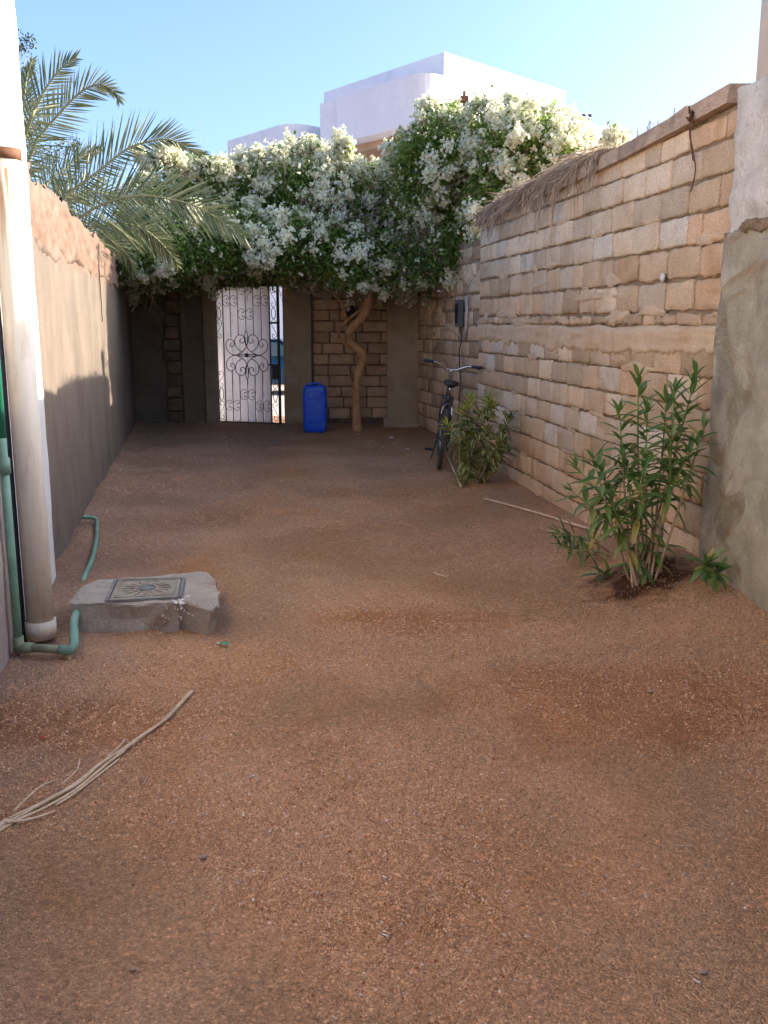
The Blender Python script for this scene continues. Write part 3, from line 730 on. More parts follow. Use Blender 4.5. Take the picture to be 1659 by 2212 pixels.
# ---- timber beam on the block wall, roof edge, thatch
bm_root = thing('roof_beam', 'long weathered timber beam lying along the top of the block wall', 'beam', (XR(8), 8, 2.6))
def beam():
    n = 40; rings = []
    for i in range(n + 1):
        y = 5.16 + (10.9 - 5.16) * i / n
        zc = 2.70 - 0.035 * math.sin(math.pi * min(1, (y - 5.16) / 4.2)) - 0.004 * (y - 5.2)
        x0 = XR(y) - 0.045 + 0.004 * n1(y * 2, 3)
        rings.append([(x0, y, zc - .050), (x0 + .01, y, zc + .045), (x0 + .13, y, zc + .045), (x0 + .13, y, zc - .050)])
    MB().loft(rings).build('beam_timber', M['beam'], bm_root)
beam()
for y in (5.9, 6.25, 6.7):
    MB().tube([(XR(y) + .0, y, 2.735), (XR(y) + .004, y, 2.785)], 0.003, 5).build('nail', M['rust'], bm_root)
rf = thing('shed_roof', 'flat plank roof edge rising behind the timber beam', 'roof', (3, 8, 2.7))
MB().add([(XR(5.2) + .16, 5.2, 2.735), (XR(10.8) + .16, 10.8, 2.66), (XR(10.8) + 2.6, 10.8, 2.66), (XR(5.2) + 2.6, 5.2, 2.735),
          (XR(5.2) + .16, 5.2, 2.705), (XR(10.8) + .16, 10.8, 2.63), (XR(10.8) + 2.6, 10.8, 2.63), (XR(5.2) + 2.6, 5.2, 2.705)],
         [(0, 3, 2, 1), (4, 5, 6, 7), (0, 1, 5, 4), (1, 2, 6, 5), (2, 3, 7, 6), (3, 0, 4, 7)]).build('roof_deck', M['beam'], rf)
pA, pB = wp(1352, 284, RA + .35, RB), wp(1490, 236, RA + .35, RB)
pA.z = min(pA.z, 2.80); MB().bar(pA, pB, .05, .05).build('raised_plank', M['beam'], rf)
for p_ in (pA.lerp(pB, .12), pA.lerp(pB, .9)): MB().bar((p_.x, p_.y, 2.66), (p_.x, p_.y, p_.z), .05, .05).build('plank_prop', M['beam'], rf)

def strands(name, n, root_f, seed, mat, parent, lmin, lmax, w=0.006, **kw):
    rg = np.random.default_rng(seed); Vs = []; Fs = []; rn = []; o = 0
    for k in range(n):
        p, d = root_f(rg); Ln = rg.uniform(lmin, lmax); ww = w * rg.uniform(.5, 1.4)
        d = d / np.linalg.norm(d); side = np.cross(d, rg.normal(size=3)); side /= np.linalg.norm(side)
        m = 6; dro = rg.uniform(.15, .9)
        for i in range(m + 1):
            t = i / m; c = p + d * Ln * t + np.array([0, 0, -dro * Ln * t * t * .6]) + rg.normal(size=3) * .004
            tw = ww * (1 - t) ** .6 + .0006
            Vs += [c - side * tw, c + side * tw]
            if i < m: Fs.append((o + 2 * i, o + 2 * i + 1, o + 2 * i + 3, o + 2 * i + 2))
        r = rg.uniform(0, 1); rn += [r] * (2 * (m + 1)); o += 2 * (m + 1)
    return np_obj(name, np.array(Vs), np.array(Fs), mat, parent, rnd=rn, **kw)
th = thing('palm_thatch', 'dry grey palm frond thatch drooping over the far half of the wall top', 'thatch', (XR(9), 9, 2.7))
def thr(rg):
    t = rg.uniform(0, 1) ** 0.9; y = 6.95 + 3.9 * t; cl = n1(y * 4.0, 3)
    p = np.array([XR(y) + rg.uniform(-.05, .16), y, 2.745 - 0.012 * (y - 7) + rg.uniform(-.02, .09) * min(1, (y - 6.9) / .8)])
    d = np.array([rg.uniform(-.55, .05) + cl * .25, rg.uniform(.15, 1.1), rg.uniform(-.35, .16)])
    return p, d
strands('frond_strands', 2300, thr, 3, M['thatch'], th, .12, .36, kind='stuff')
def thr2(rg):
    k = rg.integers(0, 9); y = 7.05 + .42 * k + rg.normal() * .05
    return np.array([XR(y) - .055 - rg.uniform(0, .03), y, 2.72]), np.array([-.12 + rg.normal() * .1, rg.normal() * .35 + .3, -1.0])
strands('hanging_strands', 150, thr2, 6, M['thatch'], th, .10, .30, kind='stuff')
def thr3(rg):
    k = rg.integers(0, 13); y = 6.45 + .27 * k + rg.normal() * .035
    return np.array([XR(y) + .12 + rg.uniform(0, .25), y, 2.73]), np.array([rg.normal() * .15, rg.normal() * .22 + .1, 1.0])
strands('upright_strands', 110, thr3, 16, M['thatch'], th, .08, .30, w=.009, kind='stuff')
for (u0, v0, u1, v1) in ((1178, 395, 1160, 505), (1200, 400, 1190, 525)):
    a, b = wp(u0, v0, RA - .06, RB), wp(u1, v1, RA - .03, RB)
    MB().tube([a, (a + b) / 2 + Vector((-.01, .01, 0)), b], [.006, .012, .008], 6).build('dry_stalk', M['stick'], th)
for k in range(7):
    y = 7.6 + .4 * k; p = Vector((XR(y) + .02, y, 2.76))
    MB().tube(catmull([p, p + Vector((-.05, .35, .02)), p + Vector((-.12, .8, -.05))], 4), [.009] * 9, 5).build('dry_stalk', M['stick'], th, True)

# frayed rope tied round the beam
p = wp(1496, 248, RA - .05, RB)
rp = thing('rope', 'frayed brown rope tied to the beam and hanging down the wall', 'rope', p)
MB().tube(catmull([p, p + Vector((-.01, .0, -.10)), p + Vector((0.03, .02, -.22)), p + Vector((.035, .0, -.31)), p + Vector((.035, .06, -.40))], 5), .004, 6).build('strand', M['rust'], rp, True)
MB().tube(catmull([p + Vector((0, .03, 0)), p + Vector((.0, .02, -.1)), p + Vector((.03, .035, -.24))], 5), .004, 6).build('strand', M['rust'], rp, True)
kn = MB(); rg = random.Random(2)
for k in range(9):
    a = p + Vector((rg.uniform(-.02, .0), rg.uniform(-.03, .03), rg.uniform(-.02, .03)))
    kn.tube([a, a + Vector((rg.uniform(-.02, .02), rg.uniform(-.04, .04), rg.uniform(-.03, .03))), a + Vector((rg.uniform(-.01, .02), rg.uniform(-.03, .03), rg.uniform(-.03, .0)))], .005, 5)
kn.build('knot', M['rust'], rp, True)
# round white clip in the wall
p = wp(1433, 599, RA - .012, RB)
mb = MB(); nn = RW.n
t1 = RW.d
rings = []
for (r_, o_) in ((.028, .0), (.028, .008), (.018, .016), (.006, .018)):
    rings.append([p + nn * o_ + t1 * r_ * math.cos(2 * math.pi * k / 14) + Vector((0, 0, 1)) * r_ * math.sin(2 * math.pi * k / 14) for k in range(14)])
mb.loft(rings).build('wall_plug', M['white_spot'], None, True, label='small round white plug stuck on the block wall', cat='plug')

# ================================================================== LEFT WALL
lw = thing('plastered_wall', 'long rendered wall with ragged crumbling top on the left', 'wall', (XL(10), 10, 0))
LW = Wall(lw, (XL(15.0) - .012, 15.0), (XL(5.44) - .012, 5.44))
if LW.n.x < 0: LW = Wall(lw, (XL(5.44) - .012, 5.44), (XL(15.0) - .012, 15.0))
nearA = (LW.P(0, 0).y < 8)
def ltop(A):
    A = np.asarray(A); f = A if nearA else LW.len - A
    return -0.004 * f + 0.03 * np.array([n1(x * 3.0, 5) for x in A])
LW.sheet('render_face', M['left_wall'], 0, LW.len, -0.3, 2.40, 420, 120, 0.0, 0.006, fr=3.0, thick=0.22, topj=0.03, seed=33.0, zf=ltop)
# crumbling upper coat
def crumble():
    na, nz = 360, 22; A = np.linspace(0, LW.len, na); V = []; F = []
    top = 2.40 + 0.03 * fbm(A * 5 + 33, 33.0, 1.0, 4, 0.6) + ltop(A) + .004
    bot = 1.98 + 0.05 * fbm(A * 2.2, 3.0, 9.0, 4, .6)
    AA, TT = np.meshgrid(A, np.linspace(0, 1, nz), indexing='ij')
    ZZ = bot[:, None] + (top - bot)[:, None] * TT
    O = 0.012 + 0.020 * fbm(AA * 6, ZZ * 9, 4.0, 4, .6)
    O = np.where(TT < .04, -.01, O)
    P = np.array(LW.p0)[None, None] + np.array(LW.d) * AA[..., None] + np.array(LW.n) * O[..., None]; P[..., 2] = ZZ
    I, J = np.meshgrid(np.arange(na - 1), np.arange(nz - 1), indexing='ij'); q = (I * nz + J).ravel()
    np_obj('crumbling_coat', P.reshape(-1, 3), np.stack([q, q + nz, q + nz + 1, q + 1], -1), M['left_wall'], lw, smooth=True)
crumble()
# added thin dark tube standing in for a dark line on the wall
pts = [wp(213, 507, LA + .02, LB), wp(213, 560, LA + .02, LB), wp(216, 610, LA + .02, LB), wp(219, 655, LA + .02, LB), wp(221, 695, LA + .02, LB)]
MB().tube(catmull(pts, 4), .005, 5).build('wall_dark_line', M['black_pipe'], None, True, label='thin dark line added down the left wall from its top', cat='wire')

# white house at the left edge
hs = thing('white_house', 'white painted house wall behind the drainpipe at the left edge', 'house', (XL(4), 4, 0))
HW = Wall(hs, (XL(5.47) + .022, 5.47), (XL(-6) + .022, -6))
if HW.n.x < 0: HW = Wall(hs, (XL(-6) + .022, -6), (XL(5.47) + .022, 5.47))
hn = (HW.P(0, 0).y > 0)
s1 = 1.22 if hn else HW.len - 1.22
hr = ((0, s1), (s1, HW.len)) if hn else ((s1, HW.len), (0, s1))
HW.sheet('wall', M['white_wall'], hr[0][0], hr[0][1], -0.3, 3.7, 60, 60, 0, 0.004, fr=4, thick=3.0, seed=3)
HW.sheet('unpainted_wall', M['grey_pink'], hr[1][0], hr[1][1], -0.3, 3.7, 160, 60, -0.01, 0.006, fr=4, thick=3.0, seed=4)
HW.sheet('parapet', M['white_wall'], 0, HW.len, 3.7, 3.85, 30, 3, 0.03, 0.002, fr=4, thick=0.2, seed=9)

# ================================================================== BACK WALL
BY = 14.5
def bx(u, Y=BY, v=760): return yp(u, v, Y).x
bw = thing('back_wall', 'end wall of the yard with pillars either side of the iron gate', 'wall', (-1.5, BY, 0))
def slab(name, u0, u1, y0, y1, z0, z1, mat, amp=.006, n=(26, 40), seed=1.0):
    w = Wall(bw, (bx(u0, y0), y0), (bx(u1, y0), y0))
    if w.n.y > 0: w = Wall(bw, (bx(u1, y0), y0), (bx(u0, y0), y0))
    return w.sheet(name, mat, 0, w.len, z0, z1, n[0], n[1], 0, amp, fr=4, thick=y1 - y0, seed=seed)
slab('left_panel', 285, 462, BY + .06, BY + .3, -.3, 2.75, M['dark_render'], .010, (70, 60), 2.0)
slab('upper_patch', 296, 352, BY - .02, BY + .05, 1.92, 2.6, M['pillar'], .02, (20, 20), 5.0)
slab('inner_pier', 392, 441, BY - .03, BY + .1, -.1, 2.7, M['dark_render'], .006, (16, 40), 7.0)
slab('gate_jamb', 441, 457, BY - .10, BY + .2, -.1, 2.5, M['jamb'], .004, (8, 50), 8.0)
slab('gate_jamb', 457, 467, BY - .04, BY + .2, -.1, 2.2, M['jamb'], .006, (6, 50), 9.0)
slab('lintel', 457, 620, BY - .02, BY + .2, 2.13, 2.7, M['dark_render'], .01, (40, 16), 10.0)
slab('pillar', 612, 672, BY - .12, BY + .2, -.1, 2.7, M['pillar'], .006, (20, 60), 11.0)
slab('pillar', 836, 914, BY - .30, BY + .2, -.1, 2.7, M['pillar'], .006, (24, 60), 12.0)
slab('pillar_footing', 828, 908, BY - .38, BY + .2, -.1, .14, M['pillar'], .02, (24, 8), 14.0)
# rubble strip
RB_ = Wall(bw, (bx(357), BY), (bx(391), BY))
if RB_.n.y > 0: RB_ = Wall(bw, (bx(391), BY), (bx(357), BY))
rg = random.Random(6)
z = 0.02; k = 0
while z < 2.2:
    h = rg.uniform(.15, .21); w = RB_.len * rg.uniform(.75, 1.0)
    RB_.brick(RB_.len / 2 + rg.uniform(-.02, .02), z + h / 2, w, h - .02, rg.choice([M['rubble'], M['mortar_dark'], M['dark_render']]), rg.uniform(0, 90), .03 + rg.uniform(0, .02), .010, 5, 4, rg.uniform(-.05, .05)); z += h
# brick infill between pillars
PB = Wall(bw, (bx(676), BY), (bx(838), BY))
if PB.n.y > 0: PB = Wall(bw, (bx(838), BY), (bx(676), BY))
PB.sheet('mortar_bed', M['mortar_dark'], -.02, PB.len + .02, -.2, 2.7, 50, 60, -.02, .006, fr=9, thick=.2, seed=41.0)
ln = [.10 + .166 * k for k in range(14)]
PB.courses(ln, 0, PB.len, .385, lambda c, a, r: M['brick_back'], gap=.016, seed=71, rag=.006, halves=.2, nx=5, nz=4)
MB().box((bx(674), BY - .05, 1.3), .012, .02, 1.35).build('gap_shade_strip', M['black_pipe'], bw)  # black strip painted in as the shade of the gap beside the pillar

# ---- iron gate
gl = Vector((bx(468, 14.52), 14.52, .05)); gr_ = Vector((bx(604, 14.22), 14.22, .03)); gd = (gr_ - gl); gd.z = 0; gw = gd.length; gd.normalize()
gnrm = Vector((gd.y, -gd.x, 0))          # towards the camera
if gnrm.y > 0: gnrm = -gnrm
gt = thing('iron_gate', 'scrolled black iron gate backed with a white sheet, slightly open', 'gate', gl)
GH = 2.08
def gc(x, y, o=0.0):                     # drawing space of the gate
    a = (x - 172) / 818.0 * gw; z = .04 + (2030 - y) / 1840.0 * GH
    return gl * 1 + gd * a + gnrm * o + Vector((0, 0, z - gl.z))
def bar2(x0, y0, x1, y1, w=.010, d=.010, name='bar', o=0):
    return MB().bar(gc(x0, y0, o), gc(x1, y1, o), w, d, up=gnrm).build(name, M['iron'], gt)
mb = MB()
mb.bar(gc(172, 190), gc(172, 2030), .025, .025, gnrm); mb.bar(gc(980, 190), gc(980, 2030), .036, .03, gnrm)
mb.bar(gc(172, 195), gc(980, 195), .03, .025, gnrm); mb.bar(gc(172, 2025), gc(980, 2025), .03, .025, gnrm)
mb.build('frame', M['iron'], gt)
bar2(270, 195, 270, 2025, .016); bar2(872, 195, 872, 2025, .02)
for x, ya, yb in ((368, 880, 1310), (465, 840, 1370), (665, 835, 1375), (765, 895, 1315)):
    bar2(x, 195, x, ya); bar2(x, yb, x, 2025)
bar2(567, 195, 567, 790); bar2(567, 1420, 567, 2025)
def scroll(pts, r=.0045, name='scroll'):
    P = catmull([gc(x, y, .008) for x, y in pts], 3)
    return MB().tube(P, r, 5).build(name, M['iron'], gt, True)
def cscroll(cx, cy, sx=1, r=70, k=1.0):
    pts = []
    for i in range(15):
        t = i / 14; ang = math.pi * (0.0 + 2.0 * t)  # open towards +sx
        rr = r
        pts.append((cx - sx * rr * .62 * math.cos(ang * .78 - math.pi * .78 + 0), cy + rr * math.sin(ang * .78 - math.pi * .78)))
    a = [(cx + sx * r * .15, cy - r * .12), (cx + sx * r * .38, cy - r * .35), (cx + sx * r * .1, cy - r * .5)]
    b = [(cx + sx * r * .1, cy + r * .5), (cx + sx * r * .38, cy + r * .35), (cx + sx * r * .15, cy + r * .12)]
    body = [(cx + sx * r * .52, cy - r * .62), (cx + sx * r * .25, cy - r * .98), (cx - sx * r * .25, cy - r * .92), (cx - sx * r * .6, cy - r * .4), (cx - sx * r * .62, cy + r * .4),
            (cx - sx * r * .25, cy + r * .92), (cx + sx * r * .25, cy + r * .98), (cx + sx * r * .52, cy + r * .62)]
    scroll([a[0], a[2], ] + [(cx + sx * r * .45, cy - r * .3)] + body + [(cx + sx * r * .45, cy + r * .3), b[0], b[2]])
for (x, y, s_) in ((318, 390, 1), (417, 390, -1 * -1), (516, 565, 1), (617, 565, 1), (715, 390, 1), (818, 390, 1), (516, 1640, 1), (617, 1640, 1), (715, 1790, 1), (818, 1790, 1), (318, 1790, 1), (417, 1790, 1)):
    cscroll(x, y, s_ if x not in (417, 617, 818) else 1)
def sscroll(cx, y0, y1, fl=1, w=32):
    h = y1 - y0; q = h / 4
    pts = [(cx + fl * 4, y0 + q * .75), (cx - fl * w * .5, y0 + q * .9), (cx - fl * w * .7, y0 + q * .35), (cx, y0), (cx + fl * w, y0 + q * .5), (cx + fl * w * .7, y0 + q * 1.3), (cx, y0 + 2 * q),
           (cx - fl * w * .7, y1 - q * 1.3), (cx - fl * w, y1 - q * .5), (cx, y1), (cx + fl * w * .7, y1 - q * .35), (cx + fl * w * .5, y1 - q * .9), (cx - fl * 4, y1 - q * .75)]
    scroll(pts)
def oval(cx, y0, y1, w=26):
    P = [gc(cx + w * math.cos(2 * math.pi * k / 16), (y0 + y1) / 2 + (y1 - y0) / 2 * math.sin(2 * math.pi * k / 16), .008) for k in range(16)]
    MB().tube(P, .0062, 5, closed=True).build('oval_ring', M['iron'], gt, True)
for cx in (221, 926):
    for (a, b) in ((215, 475), (635, 885), (1330, 1545), (1735, 1985)): sscroll(cx, a, b, 1 if cx < 500 else -1)
    oval(cx, 482, 628); oval(cx, 1555, 1728)
P1 = [(575, 1095), (660, 1100), (745, 1105), (815, 1060), (842, 985), (825, 920), (780, 897), (738, 925), (735, 975), (765, 1000), (788, 975), (772, 950)]
P2 = [(625, 1065), (690, 1025), (722, 950), (712, 880), (665, 838), (615, 852), (594, 905), (612, 945), (648, 940), (656, 910), (640, 893)]
P3 = [(555, 870), (560, 950), (580, 1010), (625, 1065), (690, 1098)]
for fx in (1, -1):
    for fy in (1, -1):
        for PP in (P1, P2, P3):
            scroll([(570 + fx * (x - 570), 1110 + fy * (y - 1110)) for x, y in PP], .0068, 'petal_scroll')
for (y0, y1) in ((785, 985), (1235, 1430)): oval(568, y0, y1, 20)
ro = MB()
for k in range(8):
    t = math.pi * k / 8; ro.bar(gc(570 - 30 * math.cos(t), 1110 - 30 * math.sin(t), .012), gc(570 + 30 * math.cos(t), 1110 + 30 * math.sin(t), .012), .008, .008, gnrm)
ro.build('rosette', M['iron'], gt)
MB().bar(gc(850, 1232, .02), gc(990, 1232, .02), .022, .03, gnrm).build('latch', M['iron'], gt)
MB().box(gc(930, 1330, .0), .05, .012, .11, gd, gnrm, (0, 0, 1)).build('lock_case', M['iron'], gt)
MB().bar(gc(872, 680), gc(995, 680), .03, .03, gnrm).build('cross_bar', M['iron'], gt)
# the white sheet: shallow corrugation, in upright panels behind the bars
for (xa, xb) in ((180, 262), (262, 368), (368, 465), (465, 567), (567, 665), (665, 765), (765, 868)):
    mb = MB(); n = 7; V = []; F = []
    for i in range(n):
        t = i / (n - 1); x = xa + (xb - xa) * t
        o = -.020 - .010 * math.sin(math.pi * t)
        for y in (205, 800, 1400, 2015): V.append(gc(x + (1.2 if i == 0 else -1.2 if i == n - 1 else 0), y, o + .004 * n1(x * .01, y * .005)))
    for i in range(n - 1):
        for j in range(3): q = i * 4 + j; F.append((q, q + 1, q + 5, q + 4))
    mb.add(V, F).build('sheet_panel', M['sheet'], gt, True)
# gate post on the wall side
MB().bar((bx(468, 14.56), 14.58, 0), (bx(468, 14.56), 14.58, 2.15), .05, .05).build('gate_post', M['iron'], bw)
MB().bar((bx(466, 14.5), 14.46, 2.125), (bx(613, 14.5), 14.46, 2.125), .05, .04).build('gate_head', M['iron'], bw)

# ================================================================== TRUNK AND BOUGAINVILLEA
bg_root = thing('bougainvillea', 'huge white flowering bougainvillea spilling over the end wall', 'plant', (bx(772, 13.75), 13.75, 0))
def upath(pts, Y0, Y1, n=5):
    m = len(pts); return catmull([yp(u, v, Y0 + (Y1 - Y0) * i / (m - 1)) for i, (u, v) in enumerate(pts)], n)
def radii(path, rs):
    m = len(path); out = []
    for i in range(m):
        t = i / (m - 1) * (len(rs) - 1); k = min(int(t), len(rs) - 2); out.append(rs[k] + (rs[k + 1] - rs[k]) * (t - k))
    return out
tp = upath([(772, 938), (771, 900), (770, 857), (772, 815), (783, 780), (782, 761), (760, 742), (752, 723), (766, 702), (786, 680), (797, 645), (800, 600)], 13.75, 13.35, 6)
tr_r = radii(tp, [.092, .064, .058, .056, .064, .068, .056, .056, .058, .064, .060, .05])
tr_r = [r * (1 + .10 * n1(i * .7, 3)) for i, r in enumerate(tr_r)]
MB().tube(tp, tr_r, 14).build('trunk', M['trunk'], bg_root, True)
p2 = upath([(781, 765), (758, 750), (738, 735), (730, 722), (738, 706), (755, 688), (780, 668), (795, 640)], 13.75, 13.45, 5)
MB().tube(p2, radii(p2, [.04, .026, .024, .022, .024, .026, .024, .024]), 9).build('side_trunk', M['trunk'], bg_root, True)
p3 = upath([(768, 828), (757, 812), (748, 806)], 13.7, 13.6, 4); MB().tube(p3, radii(p3, [.03, .015, .008]), 7).build('twig_stub', M['trunk'], bg_root, True)
p4 = upath([(752, 700), (738, 660), (726, 640), (700, 620)], 13.6, 13.2, 5); MB().tube(p4, radii(p4, [.03, .025, .02, .02]), 7).build('side_trunk', M['trunk'], bg_root, True)

TOP = [(235, 520), (262, 478), (300, 395), (330, 372), (400, 362), (500, 372), (560, 352), (620, 330), (680, 335), (740, 330), (800, 362), (850, 355), (885, 300), (925, 262), (960, 248), (1010, 240), (1100, 243), (1180, 255), (1235, 290), (1270, 330)]
BOT = [(235, 560), (262, 590), (300, 605), (360, 602), (450, 582), (560, 584), (640, 586), (700, 605), (750, 622), (850, 628), (910, 612), (980, 604), (1020, 586), (1045, 560), (1100, 500), (1180, 430), (1270, 400)]
def interp(T, u):
    return float(np.interp(u, [p[0] for p in T], [p[1] for p in T]))
blobs = []; rgb = random.Random(9)
for u in range(250, 1265, 34):
    t, b = interp(TOP, u), interp(BOT, u); Hh = b - t
    nrow = max(1, int(round(Hh / 52)))
    for j in range(nrow):
        f = (j + .5) / nrow; v = b - Hh * f
        rpx = min(50, Hh * .5) * rgb.uniform(.8, 1.15)
        v = min(max(v, t + rpx), b - rpx)
        Yc = 12.35 + 1.35 * f ** 1.2 + rgb.uniform(-.25, .25)
        if u > 1040: Yc = 11.75 + rgb.uniform(-.2, .3)
        elif u > 870 and f > .5: Yc = 12.4 + rgb.uniform(-.2, .3)
        c = yp(u + rgb.uniform(-12, 12), v, Yc); r = rpx / 2000 * Yc
        blobs.append((c.x, c.y, c.z, r))
        if f > .3: blobs.append((c.x + rgb.uniform(-.2, .2), c.y + .75, c.z - .1 + rgb.uniform(-.1, .1), r * 1.15))
        if f > .5: blobs.append((c.x + rgb.uniform(-.2, .2), c.y + 1.5, c.z - .45, r * 1.2))
# underside, sitting back towards the wall
for u in range(300, 1000, 60):
    c = yp(u, interp(BOT, u) - 30, 13.4); blobs.append((c.x, 13.4, c.z + .02, .36)); blobs.append((c.x + .15, 14.2, max(c.z, 2.45), .42))
# sprays standing proud of the outline
SPR = [(335, 342, 12.6, .12), (318, 352, 12.7, .10), (352, 340, 12.6, .11), (680, 318, 13.2, .12), (660, 322, 13.2, .1), (632, 320, 13.2, .11), (745, 318, 13, .12), (735, 328, 13, .12), (560, 345, 13, .10), (520, 352, 13, .10),
       (600, 335, 13, .1), (412, 352, 12.8, .13), (385, 352, 12.8, .12), (440, 355, 12.8, .12), (478, 358, 12.8, .10), (935, 245, 12.4, .10), (925, 230, 12.4, .06), (975, 240, 12.4, .11), (1040, 232, 12.2, .12), (1085, 230, 12.2, .08), (1110, 235, 12, .12),
       (1150, 242, 12, .12), (1190, 255, 12, .10), (1225, 280, 12, .11), (1245, 300, 12, .10), (1240, 270, 12, .07), (1335, 290, 10.6, .085), (1328, 300, 10.6, .06), (1185, 242, 12, .05), (1218, 262, 12, .05)]
for (u, v, Yc, r) in SPR:
    c = yp(u, v, Yc); blobs.append((c.x, c.y, c.z, r))
B = np.array(blobs)
def surf_points(n, rg, depth=.16, inside_ok=.78):
    A = B[:, 3] ** 2; idx = rg.choice(len(B), size=n * 3, p=A / A.sum())
    d = rg.normal(size=(n * 3, 3)); d /= np.linalg.norm(d, axis=1)[:, None]
    rr = B[idx, 3] * (1 + .22 * vnoise(d[:, 0] * 3 + idx, d[:, 1] * 3, d[:, 2] * 3)) + rg.uniform(-depth, .05, n * 3) * np.minimum(1, B[idx, 3] / .25)
    P = B[idx, :3] + d * rr[:, None]
    keep = (d[:, 1] < .55) | (rg.uniform(0, 1, n * 3) < .35)
    P, d, idx = P[keep], d[keep], idx[keep]
    ins = np.zeros(len(P), bool)
    for k in range(len(B)):
        q = ((P - B[k, :3]) ** 2).sum(1) < (B[k, 3] * inside_ok) ** 2
        ins |= q & (idx != k)
    P, d = P[~ins], d[~ins]
    return P[:n], d[:n]
def diamonds(P, Nn, rg, L0, L1, wr, fold=.25):
    n = len(P); Nn = Nn / np.linalg.norm(Nn, axis=1)[:, None]
    a = rg.normal(size=(n, 3)); t = a - (a * Nn).sum(1)[:, None] * Nn; t /= np.linalg.norm(t, axis=1)[:, None]
    s = np.cross(Nn, t); Ln = rg.uniform(L0, L1, n)[:, None]
    V = np.stack([P, P + t * Ln * .5 + s * Ln * wr + Nn * Ln * fold, P + t * Ln, P + t * Ln * .5 - s * Ln * wr + Nn * Ln * fold], 1).reshape(-1, 3)
    q = np.arange(n)[:, None] * 4
    F = np.concatenate([q + np.array([[0, 1, 2]]), q + np.array([[0, 2, 3]])], 1).reshape(-1, 3)
    return V, F
rgn = np.random.default_rng(3)
P, d = surf_points(120000, rgn, .22)
# fewer leaves in the bare twiggy pocket in the middle
def bare(P):
    c1 = yp(760, 470, 12.9); c2 = yp(905, 540, 12.6); c3 = yp(1060, 330, 11.8)
    b = np.exp(-((P[:, 0] - c1.x) ** 2 / .16 + (P[:, 2] - c1.z) ** 2 / .06)) + .9 * np.exp(-((P[:, 0] - c2.x) ** 2 / .05 + (P[:, 2] - c2.z) ** 2 / .10)) + .6 * np.exp(-((P[:, 0] - c3.x - .4) ** 2 / .2 + (P[:, 2] - c3.z) ** 2 / .05))
    return b
kp = rgn.uniform(0, 1, len(P)) > bare(P) * .8; P, d = P[kp], d[kp]
nr = d * .5 + rgn.normal(size=d.shape) * .6 + np.array([0, -.1, .5])
V, F = diamonds(P, nr, rgn, .035, .065, .33)
lumps = .5 + .5 * fbm(P[:, 0] * 1.6, P[:, 1] * 1.6, P[:, 2] * 1.6, 2)
rn = np.clip(rgn.uniform(0, 1, len(P)) * .6 + lumps * .4, 0, 1); rn = np.where(rgn.uniform(0, 1, len(P)) < .05, .98, rn * .9)
np_obj('leaves', V, F, M['boug_leaf'], bg_root, rnd=np.repeat(rn, 4), kind='stuff')
# inner leaves close the mass, coloured darker as its inner shade
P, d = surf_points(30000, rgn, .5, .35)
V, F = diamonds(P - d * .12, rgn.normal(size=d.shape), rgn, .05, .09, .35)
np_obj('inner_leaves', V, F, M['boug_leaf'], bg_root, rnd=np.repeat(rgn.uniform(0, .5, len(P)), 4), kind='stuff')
# flower heads: panicles of three papery bracts
Pc, dc = surf_points(2900, rgn, .03)
zt = Pc[:, 2]
w = .34 + .34 * sstep(2.4, 3.4, zt) + 1.0 * fbm(Pc[:, 0] * 2.6, Pc[:, 1] * 1.5, Pc[:, 2] * 3.0, 2)
w = w * (1 - np.clip(bare(Pc) * .8, 0, .85))
w = np.where((Pc[:, 0] < -2.2) & (zt < 2.9), w * .6, w)
kp = rgn.uniform(0, 1, len(Pc)) < w; Pc, dc = Pc[kp], dc[kp]
# the sprays are all flowers
spP = np.array([tuple(yp(u, v, Yc)) for (u, v, Yc, r) in SPR for _ in range(6)]); spR = np.array([r for (u, v, Yc, r) in SPR for _ in range(6)])
spD = rgn.normal(size=spP.shape); spD /= np.linalg.norm(spD, axis=1)[:, None]; spP = spP + spD * spR[:, None] * .8
Pc = np.concatenate([Pc, spP]); dc = np.concatenate([dc, spD])
allP = []; allN = []
for p, dd in zip(Pc, dc):
    n = int(6 + 74 * rgn.uniform() ** 2); r = .022 + .0095 * n ** .5
    ax = dd + np.array([0, -.1, .25]) ; ax /= np.linalg.norm(ax)
    q = rgn.normal(size=(n, 3)) * r * .55 + ax * rgn.uniform(0, 1, (n, 1)) * r * .5
    allP.append(p + q); allN.append(q + ax * .05)
FP = np.concatenate(allP); FN = np.concatenate(allN)
# single scattered blooms
Ps, ds = surf_points(2600, rgn, .02); FP = np.concatenate([FP, Ps]); FN = np.concatenate([FN, ds])
vv = []; ff = []; rr = []; o = 0
br = rgn.uniform(0, 1, len(FP))
for k in range(3):
    jit_ = rgn.normal(size=FP.shape) * .9
    nrm_ = FN / (np.linalg.norm(FN, axis=1)[:, None] + 1e-6) + jit_
    V, F = diamonds(FP, nrm_, rgn, .034, .054, .48, .2)
    vv.append(V); ff.append(F + o); o += len(V); rr.append(np.repeat(br * .92 + (rgn.uniform(0, 1, len(FP)) < .03) * .1, 4))
np_obj('flowers', np.concatenate(vv), np.concatenate(ff), M['bract'], bg_root, rnd=np.concatenate(rr), kind='stuff')
print('flowers', len(FP))
